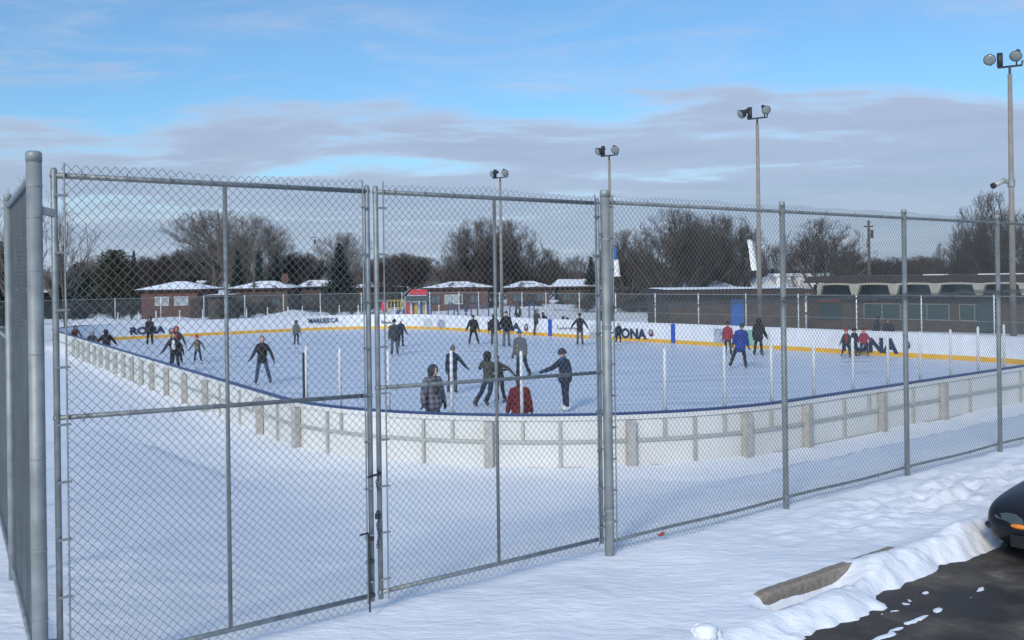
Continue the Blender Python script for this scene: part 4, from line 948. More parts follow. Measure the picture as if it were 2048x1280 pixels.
T_ = [  # kind px Y top width label twig
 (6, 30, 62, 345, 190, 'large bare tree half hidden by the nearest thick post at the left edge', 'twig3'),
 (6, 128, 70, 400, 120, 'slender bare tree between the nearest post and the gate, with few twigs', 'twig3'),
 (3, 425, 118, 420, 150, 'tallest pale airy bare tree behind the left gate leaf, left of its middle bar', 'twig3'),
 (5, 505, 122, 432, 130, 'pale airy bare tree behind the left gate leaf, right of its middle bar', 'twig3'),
 (1, 385, 132, 497, 110, 'round dense bare tree right behind the red brick bungalow', 'twig'),
 (2, 335, 134, 508, 90, 'low bushy bare tree left of the red brick bungalow chimney', 'twig'),
 (1, 600, 120, 506, 95, 'dense dark round bare tree to the right of the small spruces', 'twig2'),
 (4, 580, 126, 512, 80, 'dense bare tree overlapping the rightmost small spruce', 'twig2'),
 (3, 690, 140, 466, 100, 'pale airy bare tree rising behind the largest spruce', 'twig3'),
 (1, 802, 110, 508, 120, 'dense reddish brown bare tree just right of the gate opening', 'twig2'),
 (2, 765, 118, 520, 80, 'low reddish bare tree seen through the gap between the gate leaves', 'twig2'),
 (0, 903, 112, 513, 62, 'small bare tree left of the biggest one behind the right gate leaf', 'twig'),
 (5, 965, 100, 438, 120, 'biggest bare tree behind the right gate leaf, left of its middle bar', 'twig'),
 (0, 1020, 102, 442, 110, 'big spreading bare tree behind the right gate leaf, right of its middle bar', 'twig'),
 (4, 985, 112, 500, 130, 'dark dense bare tree under the biggest crown behind the right gate leaf', 'twig2'),
 (0, 1092, 96, 500, 92, 'small spreading bare tree with open crown left of the middle post', 'twig'),
 (2, 1160, 118, 512, 70, 'low bare tree beside the dark evergreen near the middle post', 'twig2'),
 (0, 1255, 100, 462, 110, 'bare tree just right of the thick middle post, behind the small flag', 'twig'),
 (4, 1285, 104, 512, 90, 'dense dark bare tree beside the small white flag', 'twig2'),
 (0, 1345, 86, 420, 150, 'tall wide bare tree left of the second floodlight pole', 'twig'),
 (5, 1395, 92, 430, 120, 'tall bare tree between the widest one and the feather flag', 'twig'),
 (5, 1450, 94, 432, 130, 'rounded dense bare tree behind the tall feather flag', 'twig2'),
 (2, 1400, 100, 502, 120, 'lower dark bare tree filling between the two tall ones', 'twig2'),
 (2, 1560, 110, 490, 90, 'hazy low bare tree right of the second floodlight pole', 'twig2'),
 (0, 1645, 92, 440, 150, 'open spreading bare tree over the white building', 'twig'),
 (4, 1700, 108, 505, 130, 'low dense bare tree left of the dark utility pole', 'twig2'),
 (1, 1780, 108, 516, 120, 'low dense bare tree right of the dark utility pole', 'twig2'),
 (4, 1850, 116, 518, 120, 'low hazy bare tree over the dark clubhouse roof', 'twig2'),
 (0, 1935, 82, 462, 100, 'medium bare tree left of the rightmost floodlight pole', 'twig'),
 (0, 1985, 78, 388, 120, 'tall bare tree rising just left of the rightmost floodlight pole', 'twig'),
 (0, 2050, 80, 430, 130, 'bare tree at the right edge behind the rightmost floodlight pole', 'twig'),
 (4, 1990, 86, 520, 150, 'low dark bare tree at the foot of the rightmost pole', 'twig2'),
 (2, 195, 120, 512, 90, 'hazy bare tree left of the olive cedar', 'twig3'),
 (1, 290, 130, 515, 80, 'dim bare tree just right of the olive cedar', 'twig2'),
]
for i, (k, px, Y, top, w, lab, tw) in enumerate(T_): put_tree(k, px, max(Y, 116 + (i * 7) % 16) if 150 < px < 1240 else Y, top, w, lab, 'bare winter trees behind the rink', tw, rot=i * 1.7)
SH = [(232, 92, 602, 44, 'dark bare shrub below the olive cedar'), (262, 95, 600, 40, 'dark bare shrub at the left corner of the red brick bungalow'), (448, 92, 598, 42, 'dark round shrub behind the middle bar of the left gate leaf'), (475, 95, 600, 44, 'dark shrub at the foot of the nearest small spruce'),
      (498, 96, 603, 36, 'dark shrub at the foot of the wooden utility pole'), (530, 96, 602, 40, 'dark shrub below the tan bungalow'), (668, 100, 600, 46, 'dark shrub under the largest spruce'), (702, 100, 602, 40, 'dark shrub between the largest spruce and the gate gap'), (735, 104, 598, 44, 'dark shrub seen through the gate gap'),
      (885, 108, 598, 40, 'dark shrub right of the play structure roof'), (940, 108, 600, 44, 'dark shrub behind the skater in the black jersey'), (985, 108, 600, 40, 'dark shrub at the foot of the farthest floodlight pole'), (1065, 106, 600, 50, 'dark shrub in front of the red brick bungalow near the middle post'), (1170, 100, 600, 50, 'dark shrub just left of the middle post'), (1265, 94, 596, 54, 'dark shrub right of the small white flag'), (1310, 96, 596, 54, 'dark shrub at the left end of the clubhouse'),
      (165, 90, 604, 44, 'dark shrub low beside the spruce right of the gate hinge'), (128, 88, 606, 44, 'dark shrub at the hinge side of the left gate leaf')]
for i, (px, Y, top, w, lab) in enumerate(SH): put_tree([4, 1][i % 2], px, Y, top, w, lab, 'dark bare shrubs', 'twig', rot=i * 2.1, name='bare_shrub', cat='shrub')
R2 = random.Random(3)
def distant_wood():
    Vs = []; Fs = []; o = 0
    cache = {}
    for i in range(46):
        px = -40 + i * 46 + R2.uniform(-14, 14); Y = R2.uniform(150, 190); top = R2.uniform(526, 548) if R2.random() < .75 else R2.uniform(508, 526); wp = R2.uniform(70, 120)
        k = R2.choice([1, 4, 2, 0]); tr, cr, H, wd = BT[k]
        if k not in cache:
            v = np.empty(len(cr.vertices) * 3, np.float32); cr.vertices.foreach_get('co', v); f = np.empty(len(cr.loops), np.int32); cr.loops.foreach_get('vertex_index', f); cache[k] = (v.reshape(-1, 3), f.reshape(-1, 4))
        v, f = cache[k]; a = R2.uniform(0, 6); c_, s_ = math.cos(a), math.sin(a); w = wp / F * Y / wd; h = zat(px, top, Y) / H; x, y = at(px, Y, 540)
        keep = slice(0, len(f)); Vn = np.stack([(v[:, 0] * c_ - v[:, 1] * s_) * w + x, (v[:, 0] * s_ + v[:, 1] * c_) * w + y, v[:, 2] * h], 1); Vs.append(Vn); Fs.append(f + o); o += len(v)
    tag(link('distant_wood', np_mesh('distant_wood', np.concatenate(Vs), np.concatenate(Fs)), M['twig3']), kind='stuff')  # paler twig colour stands in for distance haze
distant_wood()
# conifers
def conifer(seed, H=10, base=.42, dens=1.0, round_=False):
    R_ = random.Random(seed); A = []; B = []; V_ = []; Fc = []
    n = int(95 * dens)
    for i in range(n):
        t = (i + R_.random()) / n; z = H * (.06 + .92 * t)
        if round_: rad = base * H * .5 * (1 - (abs(t - .35) / .68) ** 2.4) ** .6 if abs(t - .35) < .68 else .1
        else: rad = base * H * .5 * (1 - t) ** .85 * R_.uniform(.72, 1.12) + .08
        k = max(4, int(9 * (1 - t) + 5))
        for j in range(k):
            a = 2 * math.pi * (j + R_.random()) / k; L_ = rad * R_.uniform(.75, 1.1); dz = -.22 * L_ if not round_ else .35 * L_
            p = Vector((0, 0, z)); q = Vector((math.cos(a) * L_, math.sin(a) * L_, z + dz)); A.append(p); B.append(q)
            m_ = max(2, int(L_ / .22))
            for s_ in range(m_):
                u = (s_ + .6) / m_; c = p.lerp(q, u)
                for w_ in range(3):
                    d = Vector((R_.gauss(0, 1), R_.gauss(0, 1), R_.gauss(0, .7))).normalized() * R_.uniform(.10, .30); e = d.cross(Vector((R_.gauss(0, 1), R_.gauss(0, 1), R_.gauss(0, 1)))).normalized() * R_.uniform(.04, .10)
                    o = len(V_); V_ += [c - e, c + e, c + d + e * .3, c + d - e * .3]; Fc.append((o, o + 1, o + 2, o + 3))
    cr = np_mesh('crown', np.array([tuple(v) for v in V_]), np.array(Fc))
    m = MB(); m.tube([(0, 0, -.1), (0, 0, H * .97)], [H * .018, .02], 8); tr = m.mesh('trunk')
    br = seg_mesh('branch', [tuple(a) for a in A], [tuple(b) for b in B], [.025] * len(A), [.008] * len(A), 3)
    return tr, cr, H, base * H
CT = [conifer(3), conifer(8, dens=1.1), conifer(12, base=.62, dens=1.2, round_=True)]
def put_con(kind, px, Y, ytop, wpx, label, group, mt='fir', rot=0):
    Y = max(Y, 113 + px % 3) if 140 < px < 1240 else Y; tr, cr, H, wd = CT[kind]; x, y = at(px, Y, 540); zt = zat(px, ytop, Y); w = wpx / F * Y
    g = empty('evergreen_tree', (x, y, 0), rot, label, 'tree', group)
    for nm, me, k in (('trunk', tr, 'bark'), ('crown', cr, mt)):
        if not me.materials: me.materials.append(M[k])
        o = bpy.data.objects.new(nm, me); COL.objects.link(o); o.parent = g
        if nm == 'crown': o.material_slots[0].link = 'OBJECT'; o.material_slots[0].material = M[mt]
    g.scale = (w / wd, w / wd, zt / H)
for i, a in enumerate([
 (0, 122, 105, 503, 66, 'dark spruce just right of the gate hinge post'),
 (0, 268, 118, 500, 44, 'thin spruce tip right behind the olive cedar'),
 (1, 476, 112, 500, 56, 'spruce nearest the middle bar of the left gate leaf'),
 (0, 518, 116, 500, 48, 'middle one of the three small spruces, beside the wooden pole'),
 (1, 553, 120, 503, 50, 'rightmost of the three small spruces'),
 (0, 679, 104, 486, 96, 'largest pointed spruce behind the left gate leaf'),
 (1, 1182, 112, 512, 56, 'dark evergreen just left of the thick middle post'),
 (1, 1965, 84, 455, 90, 'dark conical evergreen left of the rightmost floodlight pole'),
 (1, 4, 84, 480, 70, 'dark evergreen at the left edge beyond the edge-on fence'),
 (0, 1545, 104, 536, 60, 'short dark evergreen beside the foot of the second floodlight pole')]): put_con(*a, 'dark evergreens', rot=i)
put_con(2, 230, 106, 500, 92, 'broad rounded olive brown cedar behind the left gate leaf', 'dark evergreens', 'cedar')
put_con(2, 160, 112, 525, 60, 'low dark rounded evergreen between the spruce and the olive cedar', 'dark evergreens', 'fir', 1)

# ------------------------------------------------------------------ people
def remesh(m, vox, name, smooth_it=4):
    me = m.mesh(name); o = bpy.data.objects.new('tmp', me); COL.objects.link(o)
    md = o.modifiers.new('r', 'REMESH'); md.mode = 'VOXEL'; md.voxel_size = vox
    s_ = o.modifiers.new('s', 'SMOOTH'); s_.iterations = smooth_it; s_.factor = .5
    dg = bpy.context.evaluated_depsgraph_get(); r = bpy.data.meshes.new_from_object(o.evaluated_get(dg)); r.name = name
    bpy.data.objects.remove(o); return r
def cloth(name, col, kind='plain', col2=(.5, .5, .5), scale=6, rough=.85):
    m = mat(name, col, rough, 0, .18, 9, .5, 25); nt = m.node_tree; N = nt.nodes.new; L = nt.links.new; b = nt.nodes['Principled BSDF']
    if kind in ('plaid', 'camo'):
        tc = N('ShaderNodeTexCoord'); mx = N('ShaderNodeMix'); mx.data_type = 'RGBA'; mx.inputs['A'].default_value = (*col, 1); mx.inputs['B'].default_value = (*col2, 1)
        if kind == 'plaid':
            sp = N('ShaderNodeSeparateXYZ'); L(tc.outputs['Object'], sp.inputs[0]); fs = []
            for k in (0, 2):
                s1 = N('ShaderNodeMath'); s1.operation = 'MULTIPLY'; L(sp.outputs[k], s1.inputs[0]); s1.inputs[1].default_value = scale
                fr = N('ShaderNodeMath'); fr.operation = 'FRACT'; L(s1.outputs[0], fr.inputs[0]); g_ = N('ShaderNodeMath'); g_.operation = 'GREATER_THAN'; L(fr.outputs[0], g_.inputs[0]); g_.inputs[1].default_value = .55; fs.append(g_.outputs[0])
            ad = N('ShaderNodeMath'); ad.operation = 'ADD'; L(fs[0], ad.inputs[0]); L(fs[1], ad.inputs[1]); h = N('ShaderNodeMath'); h.operation = 'MULTIPLY'; L(ad.outputs[0], h.inputs[0]); h.inputs[1].default_value = .5; L(h.outputs[0], mx.inputs['Factor'])
        else:
            n = N('ShaderNodeTexNoise'); n.inputs['Scale'].default_value = scale; n.inputs['Detail'].default_value = 3; L(tc.outputs['Object'], n.inputs['Vector']); r = N('ShaderNodeMapRange'); L(n.outputs['Fac'], r.inputs[0]); r.inputs['From Min'].default_value = .47; r.inputs['From Max'].default_value = .53; L(r.outputs[0], mx.inputs['Factor'])
        L(mx.outputs['Result'], b.inputs['Base Color'])
    return m
K_ = {}
for n, c, *r in [('black', (.012, .012, .015)), ('charcoal', (.035, .038, .045)), ('grey', (.10, .105, .115)), ('dgrey', (.06, .065, .06)), ('lgrey', (.22, .22, .23)), ('navy', (.012, .02, .045)), ('jeans', (.035, .06, .11)), ('ljeans', (.07, .10, .14)),
                 ('red', (.33, .02, .025)), ('maroon', (.12, .008, .012)), ('pink', (.25, .03, .055)), ('royal', (.012, .04, .22)), ('white', (.62, .62, .66)), ('olive', (.05, .055, .04)), ('brown', (.06, .045, .035)), ('dgreen', (.015, .05, .04)), ('tan', (.25, .2, .13)), ('blue', (.04, .09, .26))]:
    K_[n] = cloth(n + '_cloth', c)
K_['plaid'] = cloth('plaid_cloth', (.05, .05, .065), 'plaid', (.20, .19, .23), 8)
K_['camo'] = cloth('camouflage_cloth', (.035, .045, .03), 'camo', (.20, .19, .13), 9)
K_['stripe'] = cloth('yellow_green_cloth', (.42, .45, .10))
def hand_mesh(name='glove'):
    m = MB(); m.ell((0, 0, -.045), (.040, .018, .050), 10, 8)
    for k, (x, L_) in enumerate(((-.029, .068), (-.010, .080), (.010, .076), (.029, .060))):
        p = Vector((x, 0, -.075)); q = p + Vector((x * .15, -.010, -L_ * .5)); r = q + Vector((0, -.022, -L_ * .42)); m.cap(p, q, .0115, .0105, 7); m.cap(q, r, .0105, .009, 7)
    m.cap((.034, -.004, -.03), (.058, -.014, -.062), .013, .011, 7); m.cap((.058, -.014, -.062), (.062, -.024, -.085), .011, .009, 7)
    return m
HAND = hand_mesh().mesh('glove'); HAND.polygons.foreach_set('use_smooth', [True] * len(HAND.polygons)); HAND.materials.append(M['glove'])
def skate_meshes():
    m = MB(); m.cap((0, .04, .12), (0, .045, .26), .048, .052, 12); m.ell((0, -.02, .105), (.045, .115, .045), 12, 8); m.ell((0, -.10, .098), (.042, .06, .036), 12, 8); m.box((0, -.02, .066), (.055, .24, .02))
    b = m.mesh('skate')
    n = MB(); n.box((0, -.02, .012), (.006, .29, .024)); n.box((0, -.10, .04), (.014, .05, .036)); n.box((0, .06, .04), (.014, .05, .036)); n.tube([(0, -.165, .012), (0, -.18, .03)], .004, 5); return b, n.mesh('blade')
SKB, SKL = skate_meshes(); SKL.materials.append(M['blade']); SKB.polygons.foreach_set('use_smooth', [True] * len(SKB.polygons)); SKB.materials.append(M['skateb'])
def person(px, py, label, h=1.75, Y=None, yaw=0, jacket='black', trousers='black', hat=None, hatcol='black', vox=.026, arms=((12, 5, 15), (12, 5, 15)), legs=((6, 0, 5), (6, 0, 5)),
           lean=0, side=0, skate='black', hood=False, z0=0, boots=False, scarf=None, open_vest=None, longcoat=0, girth=1.0, band=None, patch=None, mop=True, headtilt=0, group='people at the rink', long_hair=False):
    """px,py: where the feet meet the ice (or, with Y given, only px is used)"""
    if Y is None: x, y = onz(px, py, z0)
    else: x, y = at(px, Y, 700)
    hh = h - (.0 if boots else .07); f = hh
    th = .235 * f; sh = .225 * f; ank = .045 * f + (0 if boots else .07)
    dirv = lambda sd_, out, fw: Vector((sd_ * math.sin(math.radians(out)), -math.sin(math.radians(fw)) * math.cos(math.radians(out)), -math.cos(math.radians(out)) * math.cos(math.radians(fw)))).normalized()
    pel = Vector((0, 0, 0)); J = {}
    for s_, (o, fw, kn) in zip((1, -1), legs):
        hip = pel + Vector((s_ * .052 * f, 0, -.02 * f)); kne = hip + dirv(s_, o, fw) * th; ak = kne + dirv(s_, o * .9, fw - kn) * sh; J[s_] = [hip, kne, ak]
    low = min(J[1][2].z, J[-1][2].z); dz = ank - low
    pel.z += dz
    for s_ in (1, -1): J[s_] = [p + Vector((0, 0, dz)) for p in J[s_]]
    Rt = Matrix.Rotation(math.radians(lean), 3, 'X') @ Matrix.Rotation(math.radians(side), 3, 'Y')
    up = lambda v: pel + Rt @ (Vector(v) * f)
    waist = up((0, 0, .10)); chest = up((0, 0, .22)); neck0 = up((0, 0, .30)); neck = up((0, -.004, .335)); Rh = Rt @ Matrix.Rotation(math.radians(headtilt - lean * .6), 3, 'X')
    hc = neck + Rh @ Vector((0, -.012, .062 * f)); hr = .066 * min(f, 1.7) if f > 1.3 else .105
    A = {}
    for s_, (o, fw, el) in zip((1, -1), arms):
        shd = up((s_ * .092 * (.6 + .4 * girth), 0, .262)); d1 = Rt @ dirv(s_, o, fw); elb = shd + d1 * .165 * f; d2 = (Rt @ dirv(s_, o * .75, fw + el)); wr = elb + d2 * .145 * f; A[s_] = [shd, elb, wr, d2]
    g = empty('person', (x, y, z0), yaw, label, 'person', group)
    # body: one continuous skin
    m = MB(); m.cap(pel, chest, .05 * f, .05 * f); m.cap(chest, neck0, .05 * f, .04 * f); m.cap(neck0, hc, .033 * f, .036 * f)
    Mh = Rh.to_4x4().to_3x3()
    m.ell(hc + Rh @ Vector((0, 0, .012)), (hr * .78, hr * .92, hr * 1.12), 16, 12, Mh); m.ell(hc + Rh @ Vector((0, -hr * .35, -hr * .55)), (hr * .5, hr * .55, hr * .5), 12, 8, Mh)
    m.cap(hc + Rh @ Vector((0, -hr * .88, .0)), hc + Rh @ Vector((0, -hr * 1.08, -hr * .25)), .012, .018, 8)
    for s_ in (1, -1):
        m.ell(hc + Rh @ Vector((s_ * hr * .80, 0, -.005)), (.012, .022, .032), 8, 6, Mh)
        hip, kne, ak = J[s_]; m.cap(hip, kne, .05 * f, .032 * f); m.cap(kne, ak, .031 * f, .022 * f); m.cap(ak, ak + Vector((0, -.10, -.03)), .028, .022)
        shd, elb, wr, d2 = A[s_]; m.cap(neck0, shd, .035 * f, .03 * f); m.cap(shd, elb, .024 * f, .020 * f); m.cap(elb, wr, .018 * f, .013 * f); m.cap(wr, wr + d2 * .04, .015, .018)
    me = remesh(m, vox * .75, 'body', 2); link('body', me, M['skin'], g, True)
    m = MB()
    for s_ in (1, -1): m.ell(hc + Rh @ Vector((s_ * hr * .32, -hr * .84, hr * .12)), (.014, .010, .010), 8, 6)
    m.tube([hc + Rh @ Vector((-hr * .25, -hr * .86, -hr * .52)), hc + Rh @ Vector((0, -hr * .93, -hr * .54)), hc + Rh @ Vector((hr * .25, -hr * .86, -hr * .52))], .005, 5); 
    # jacket
    jm = MB(); jr = girth
    M3 = Rt
    jm.ell(up((0, 0, .22)), (.112 * f * jr, .078 * f * jr, .085 * f), 16, 10, M3); jm.ell(up((0, 0, .12)), (.105 * f * jr, .075 * f * jr, .10 * f), 16, 10, M3); jm.ell(up((0, 0, .02)), (.103 * f * jr, .078 * f * jr, .075 * f), 16, 10, M3)
    jm.cap(up((0, 0, .30)), up((0, -.004, .325)), .05 * f, .042 * f)
    longcoat = max(longcoat, .03)
    for k_ in range(5): jm.ell(up((random.uniform(-.05, .05), random.uniform(-.05, .05), random.uniform(0, .22))), (.075 * f * jr, .055 * f * jr, .022 * f), 12, 6, M3)
    if longcoat: jm.cap(up((0, 0, .02)), up((0, 0, .02)) + Vector((0, 0, -longcoat * f)), .092 * f * jr, .105 * f * jr, 14)
    for s_ in (1, -1):
        shd, elb, wr, d2 = A[s_]; jm.cap(up((s_ * .022, 0, .288)), shd, .046 * f, .043 * f * (.5 + .5 * jr)); jm.cap(shd, elb, .043 * f * jr, .037 * f * jr); jm.cap(elb, wr, .037 * f * jr, .030 * f * jr)
    jk = link('jacket', remesh(jm, vox, 'jacket', 3), K_[jacket], g, True)
    if open_vest:
        m = MB(); m.ell(up((0, -.060 * jr, .15)), (.052 * f, .034 * f, .15 * f), 14, 10, M3); m.build('shirt_front', K_[open_vest], jk, True)
    if patch:
        m = MB(); p0 = up((patch[1], -.055 * jr, .20)); m.beam(p0, up((patch[1] - .012, -.072 * jr, .0)), .035, .05); m.build('coloured_stripe', K_[patch[0]], jk)
    if band: m = MB(); c = up((0, 0, -.01)); m.ell(c, (.112 * f * jr, .088 * f * jr, .018 * f), 16, 6, M3); m.build('hem_band', K_[band], jk, True)
    # trousers
    tm = MB(); tm.ell(pel + Vector((0, 0, .0)), (.088 * f, .068 * f, .06 * f), 14, 10)
    for s_ in (1, -1):
        hip, kne, ak = J[s_]; tm.cap(hip, kne, .054 * f, .042 * f, 12); d = (ak - kne).normalized(); tm.cap(kne, ak - d * .02, .041 * f, .038 * f, 12)
    link('trousers', remesh(tm, vox, 'trousers', 3), K_[trousers], g, True)
    # hands
    for s_ in (1, -1):
        shd, elb, wr, d2 = A[s_]; o = bpy.data.objects.new('glove', HAND); COL.objects.link(o); o.parent = g
        zax = -d2; xax = Vector((s_ * 1.0, 0, 0)); xax = Vector((0, -1, 0)) * 1.0; xax = (xax - zax * xax.dot(zax)).normalized(); yax = zax.cross(xax)
        o.matrix_local = Matrix.Translation(wr + d2 * .01) @ Matrix((xax, yax, zax)).transposed().to_4x4() @ Matrix.Diagonal((1.15 * f / 1.7, 1.15 * f / 1.7, 1.15 * f / 1.7, 1))
    # skates / boots
    for s_ in (1, -1):
        hip, kne, ak = J[s_]; d = (ak - kne).normalized(); o = bpy.data.objects.new('boot' if boots else 'skate', SKB); COL.objects.link(o); o.parent = g
        zax = -d; yax = Vector((0, 1, 0)); yax = (yax - zax * yax.dot(zax)).normalized(); xax = yax.cross(zax)
        k = f / 1.7; o.matrix_local = Matrix.Translation(ak + d * ank * .96) @ Matrix((xax, yax, zax)).transposed().to_4x4() @ Matrix.Diagonal((k * 1.1, k, k, 1))
        if not boots:
            b = bpy.data.objects.new('blade', SKL); COL.objects.link(b); b.parent = o
        if skate == 'white': o.material_slots[0].link = 'OBJECT'; o.material_slots[0].material = M['skatew']
    # head wear / hair
    cen = hc + Rh @ Vector((0, 0, .012))
    def shell(name, rx, ry, rz, cut, mt, dy=0, dz=0, back=0):
        m = MB(); nu, nv = 18, 12; vs = []; 
        for j in range(nv + 1):
            ph = math.radians(cut) + (math.pi / 2 - math.radians(cut)) * j / nv
            for k in range(nu):
                t = 2 * math.pi * k / nu; zc_ = math.sin(ph); front = -math.sin(t); 
                z_ = zc_ * rz - back * max(0, math.sin(t)) * (1 - j / nv) * .06
                vs.append(Rh @ Vector((math.cos(ph) * math.cos(t) * rx, math.cos(ph) * math.sin(t) * ry + dy, z_ + dz)) + cen)
        fs = [(j * nu + k, j * nu + (k + 1) % nu, (j + 1) * nu + (k + 1) % nu, (j + 1) * nu + k) for j in range(nv) for k in range(nu)]
        m.add(vs, fs); return m.build(name, mt, g, True)
    if hat == 'toque':
        t = shell('hat', hr * .90, hr * 1.04, hr * 1.25, 8, K_[hatcol], 0, .006, .5)
        m = MB(); p = cen + Rh @ Vector((0, .006, hr * 1.34)); m.ell(p, (.028, .028, .026), 10, 8); m.build('pompom', K_[hatcol], t, True)
    elif hat == 'cap':
        t = shell('hat', hr * .88, hr * 1.02, hr * 1.16, 12, K_[hatcol], 0, .006, .3)
        m = MB(); m.ell(cen + Rh @ Vector((0, -hr * 1.12, hr * .32)), (hr * .62, hr * .55, .008), 14, 6, Rh); m.build('brim', K_[hatcol], t, True)
    elif hat == 'helmet': shell('helmet', hr * 1.08, hr * 1.20, hr * 1.30, -4, K_[hatcol], .004, .004, .6)
    elif hat == 'hood' or hood:
        m = MB(); m.ell(cen + Rh @ Vector((0, hr * .22, .0)), (hr * 1.2, hr * 1.1, hr * 1.3), 16, 12, Rh); m.ell(cen + Rh @ Vector((0, hr * .35, -hr * .9)), (hr * 1.05, hr * .8, hr * .6), 14, 8, Rh)
        link('hood', remesh(m, vox * .8, 'hood', 2), K_[hatcol], g, True)
    if hat in (None, 'cap', 'toque') or long_hair:
        shell('hair', hr * .84, hr * .97, hr * 1.17, 14 if not long_hair else -30, M['hairm'], hr * .10, .0, 1.0)
    if scarf: m = MB(); m.ell(up((0, -.008, .325)), (.058 * f, .056 * f, .032 * f), 16, 8, Rt); m.ell(up((0, -.05, .27)), (.035 * f, .02 * f, .05 * f), 12, 8, Rt); m.build('scarf', K_[scarf], g, True)
    return g
D = math.radians
# --- far left, leaning on the boards
person(150, 0, 'person in a red and dark green coat leaning on the boards, leftmost of all', 1.55, Y=57.0, yaw=D(30), jacket='dgreen', trousers='black', hat='hood', hatcol='black', lean=38, arms=((25, 55, 20), (20, 60, 20)), open_vest='red', patch=('red', .02))
person(184, 0, 'person with a grey hood and black sleeves leaning on the boards, second from the left', 1.5, Y=50.5, yaw=D(25), jacket='charcoal', trousers='black', hat='hood', hatcol='lgrey', lean=35, arms=((30, 50, 10), (30, 50, 10)), open_vest='grey')
person(213, 0, 'person in a bulky black coat bent over the boards left of the far lettering', 1.62, Y=48.0, yaw=D(205), jacket='black', trousers='charcoal', hat='hood', hatcol='black', lean=22, girth=1.25, arms=((40, 40, 10), (40, 30, 20)))
person(300, 694, 'person in a black coat standing still in front of the leftmost far lettering', 1.80, yaw=D(10), jacket='black', trousers='black', hat='hood', hatcol='black', arms=((9, 0, 8), (9, 0, 8)), legs=((4, 0, 3), (5, 0, 3)), skate='white', longcoat=.05, girth=1.05)
person(353, 722, 'person in a bright red hood skating just behind the one in the white shirt', 1.78, yaw=D(20), jacket='charcoal', trousers='black', hat='hood', hatcol='red', arms=((30, 10, 20), (15, 0, 20)), legs=((10, 5, 10), (5, 0, 5)), lean=8, Y=46.5, open_vest='red')
person(349, 0, 'skater in a white shirt and open black vest with both arms held out', 1.72, Y=42.0, yaw=D(5), jacket='black', trousers='navy', hat=None, arms=((28, 5, 15), (36, 10, 20)), legs=((8, 5, 10), (8, 0, 10)), open_vest='white', girth=1.1, lean=6)
person(396, 727, 'child in a camouflage jacket and red hat balancing with arms spread', 1.32, yaw=D(-10), jacket='camo', trousers='navy', hat='toque', hatcol='red', arms=((46, 10, 15), (36, 5, 20)), legs=((13, 5, 5), (13, 0, 5)), lean=8, skate='white')
person(525, 768, 'man in a black jacket and dark blue jeans skating with legs wide apart', 1.80, yaw=D(4), jacket='black', trousers='jeans', hat=None, arms=((32, 0, 12), (24, 14, 30)), legs=((14, 4, 14), (10, 8, 12)), lean=4, side=2, vox=.02, longcoat=.04, skate='black')
person(593, 690, 'person in a grey hooded coat skating away near the far boards', 1.46, yaw=D(170), jacket='grey', trousers='black', hat='hood', hatcol='charcoal', arms=((14, 5, 10), (16, 0, 10)), legs=((5, 5, 5), (8, -8, 10)), longcoat=.07, girth=1.1)
person(789, 711, 'person in charcoal jacket, jeans and black hat just right of the gate gap', 1.80, yaw=D(190), jacket='charcoal', trousers='ljeans', hat='toque', hatcol='black', arms=((10, 0, 10), (12, 5, 15)), legs=((3, 0, 3), (5, 0, 5)), longcoat=.05, girth=1.2)
person(802, 694, 'person in dark clothes with a white cap partly behind the one in jeans', 1.55, yaw=D(160), jacket='navy', trousers='black', hat='toque', hatcol='white', arms=((22, 10, 10), (20, 10, 10)), legs=((5, 0, 3), (5, 0, 3)), girth=1.1)
person(947, 690, 'boy in a black hockey jersey and dark cap skating toward the camera', 1.74, yaw=D(-5), jacket='black', trousers='black', hat='cap', hatcol='black', arms=((20, 5, 15), (26, 0, 10)), legs=((16, 12, 26), (12, 2, 14)), lean=6, girth=1.2, long_hair=True)
person(989, 692, 'person in a bulky black coat and grey trousers left of the gate middle bar', 1.78, yaw=D(185), jacket='black', trousers='dgrey', hat='hood', hatcol='black', arms=((16, 0, 10), (16, 0, 10)), legs=((4, 0, 3), (4, 0, 3)), girth=1.25)
person(1013, 694, 'tall person in a black top and loose grey trousers right of the gate middle bar', 1.98, yaw=D(20), jacket='black', trousers='grey', hat='toque', hatcol='black', arms=((18, 0, 20), (35, 30, 60)), legs=((5, 0, 3), (5, 5, 3)), girth=1.15, band='tan')
person(1037, 0, 'small spectator in black and white standing behind the far boards', 1.55, Y=72, yaw=D(0), jacket='black', trousers='black', hat='hood', hatcol='black', open_vest='white', boots=True, z0=.35)
person(1074, 671, 'person in a long dark grey coat standing against the far boards', 1.70, yaw=D(15), jacket='charcoal', trousers='charcoal', hat='hood', hatcol='charcoal', arms=((8, 0, 5), (8, 10, 20)), legs=((4, 0, 3), (9, 0, 3)))
person(1097, 0, 'dark clothed person leaning over the far boards beside the left blue line post', 1.55, Y=66.3, yaw=D(-60), jacket='black', trousers='black', hat='hood', hatcol='brown', lean=45, arms=((20, 60, 10), (20, 60, 10)), boots=True, z0=.1)
person(1123, 0, 'small dark figure crouching behind the boards, left one of the low pair', 1.22, Y=65.5, yaw=D(40), jacket='black', trousers='black', hat='hood', hatcol='black', lean=30, boots=True, z0=.05)
person(1139, 0, 'small dark figure crouching behind the boards, right one of the low pair', 1.18, Y=64.5, yaw=D(-40), jacket='black', trousers='black', hat='hood', hatcol='black', lean=30, boots=True, z0=.05)
person(1160, 692, 'skater in black top and grey trousers with both arms spread low by the far boards', 1.80, yaw=D(175), jacket='black', trousers='grey', hat='toque', hatcol='black', arms=((40, 8, 14), (36, 0, 22)), legs=((3, -3, 8), (4, 5, 8)), lean=8)
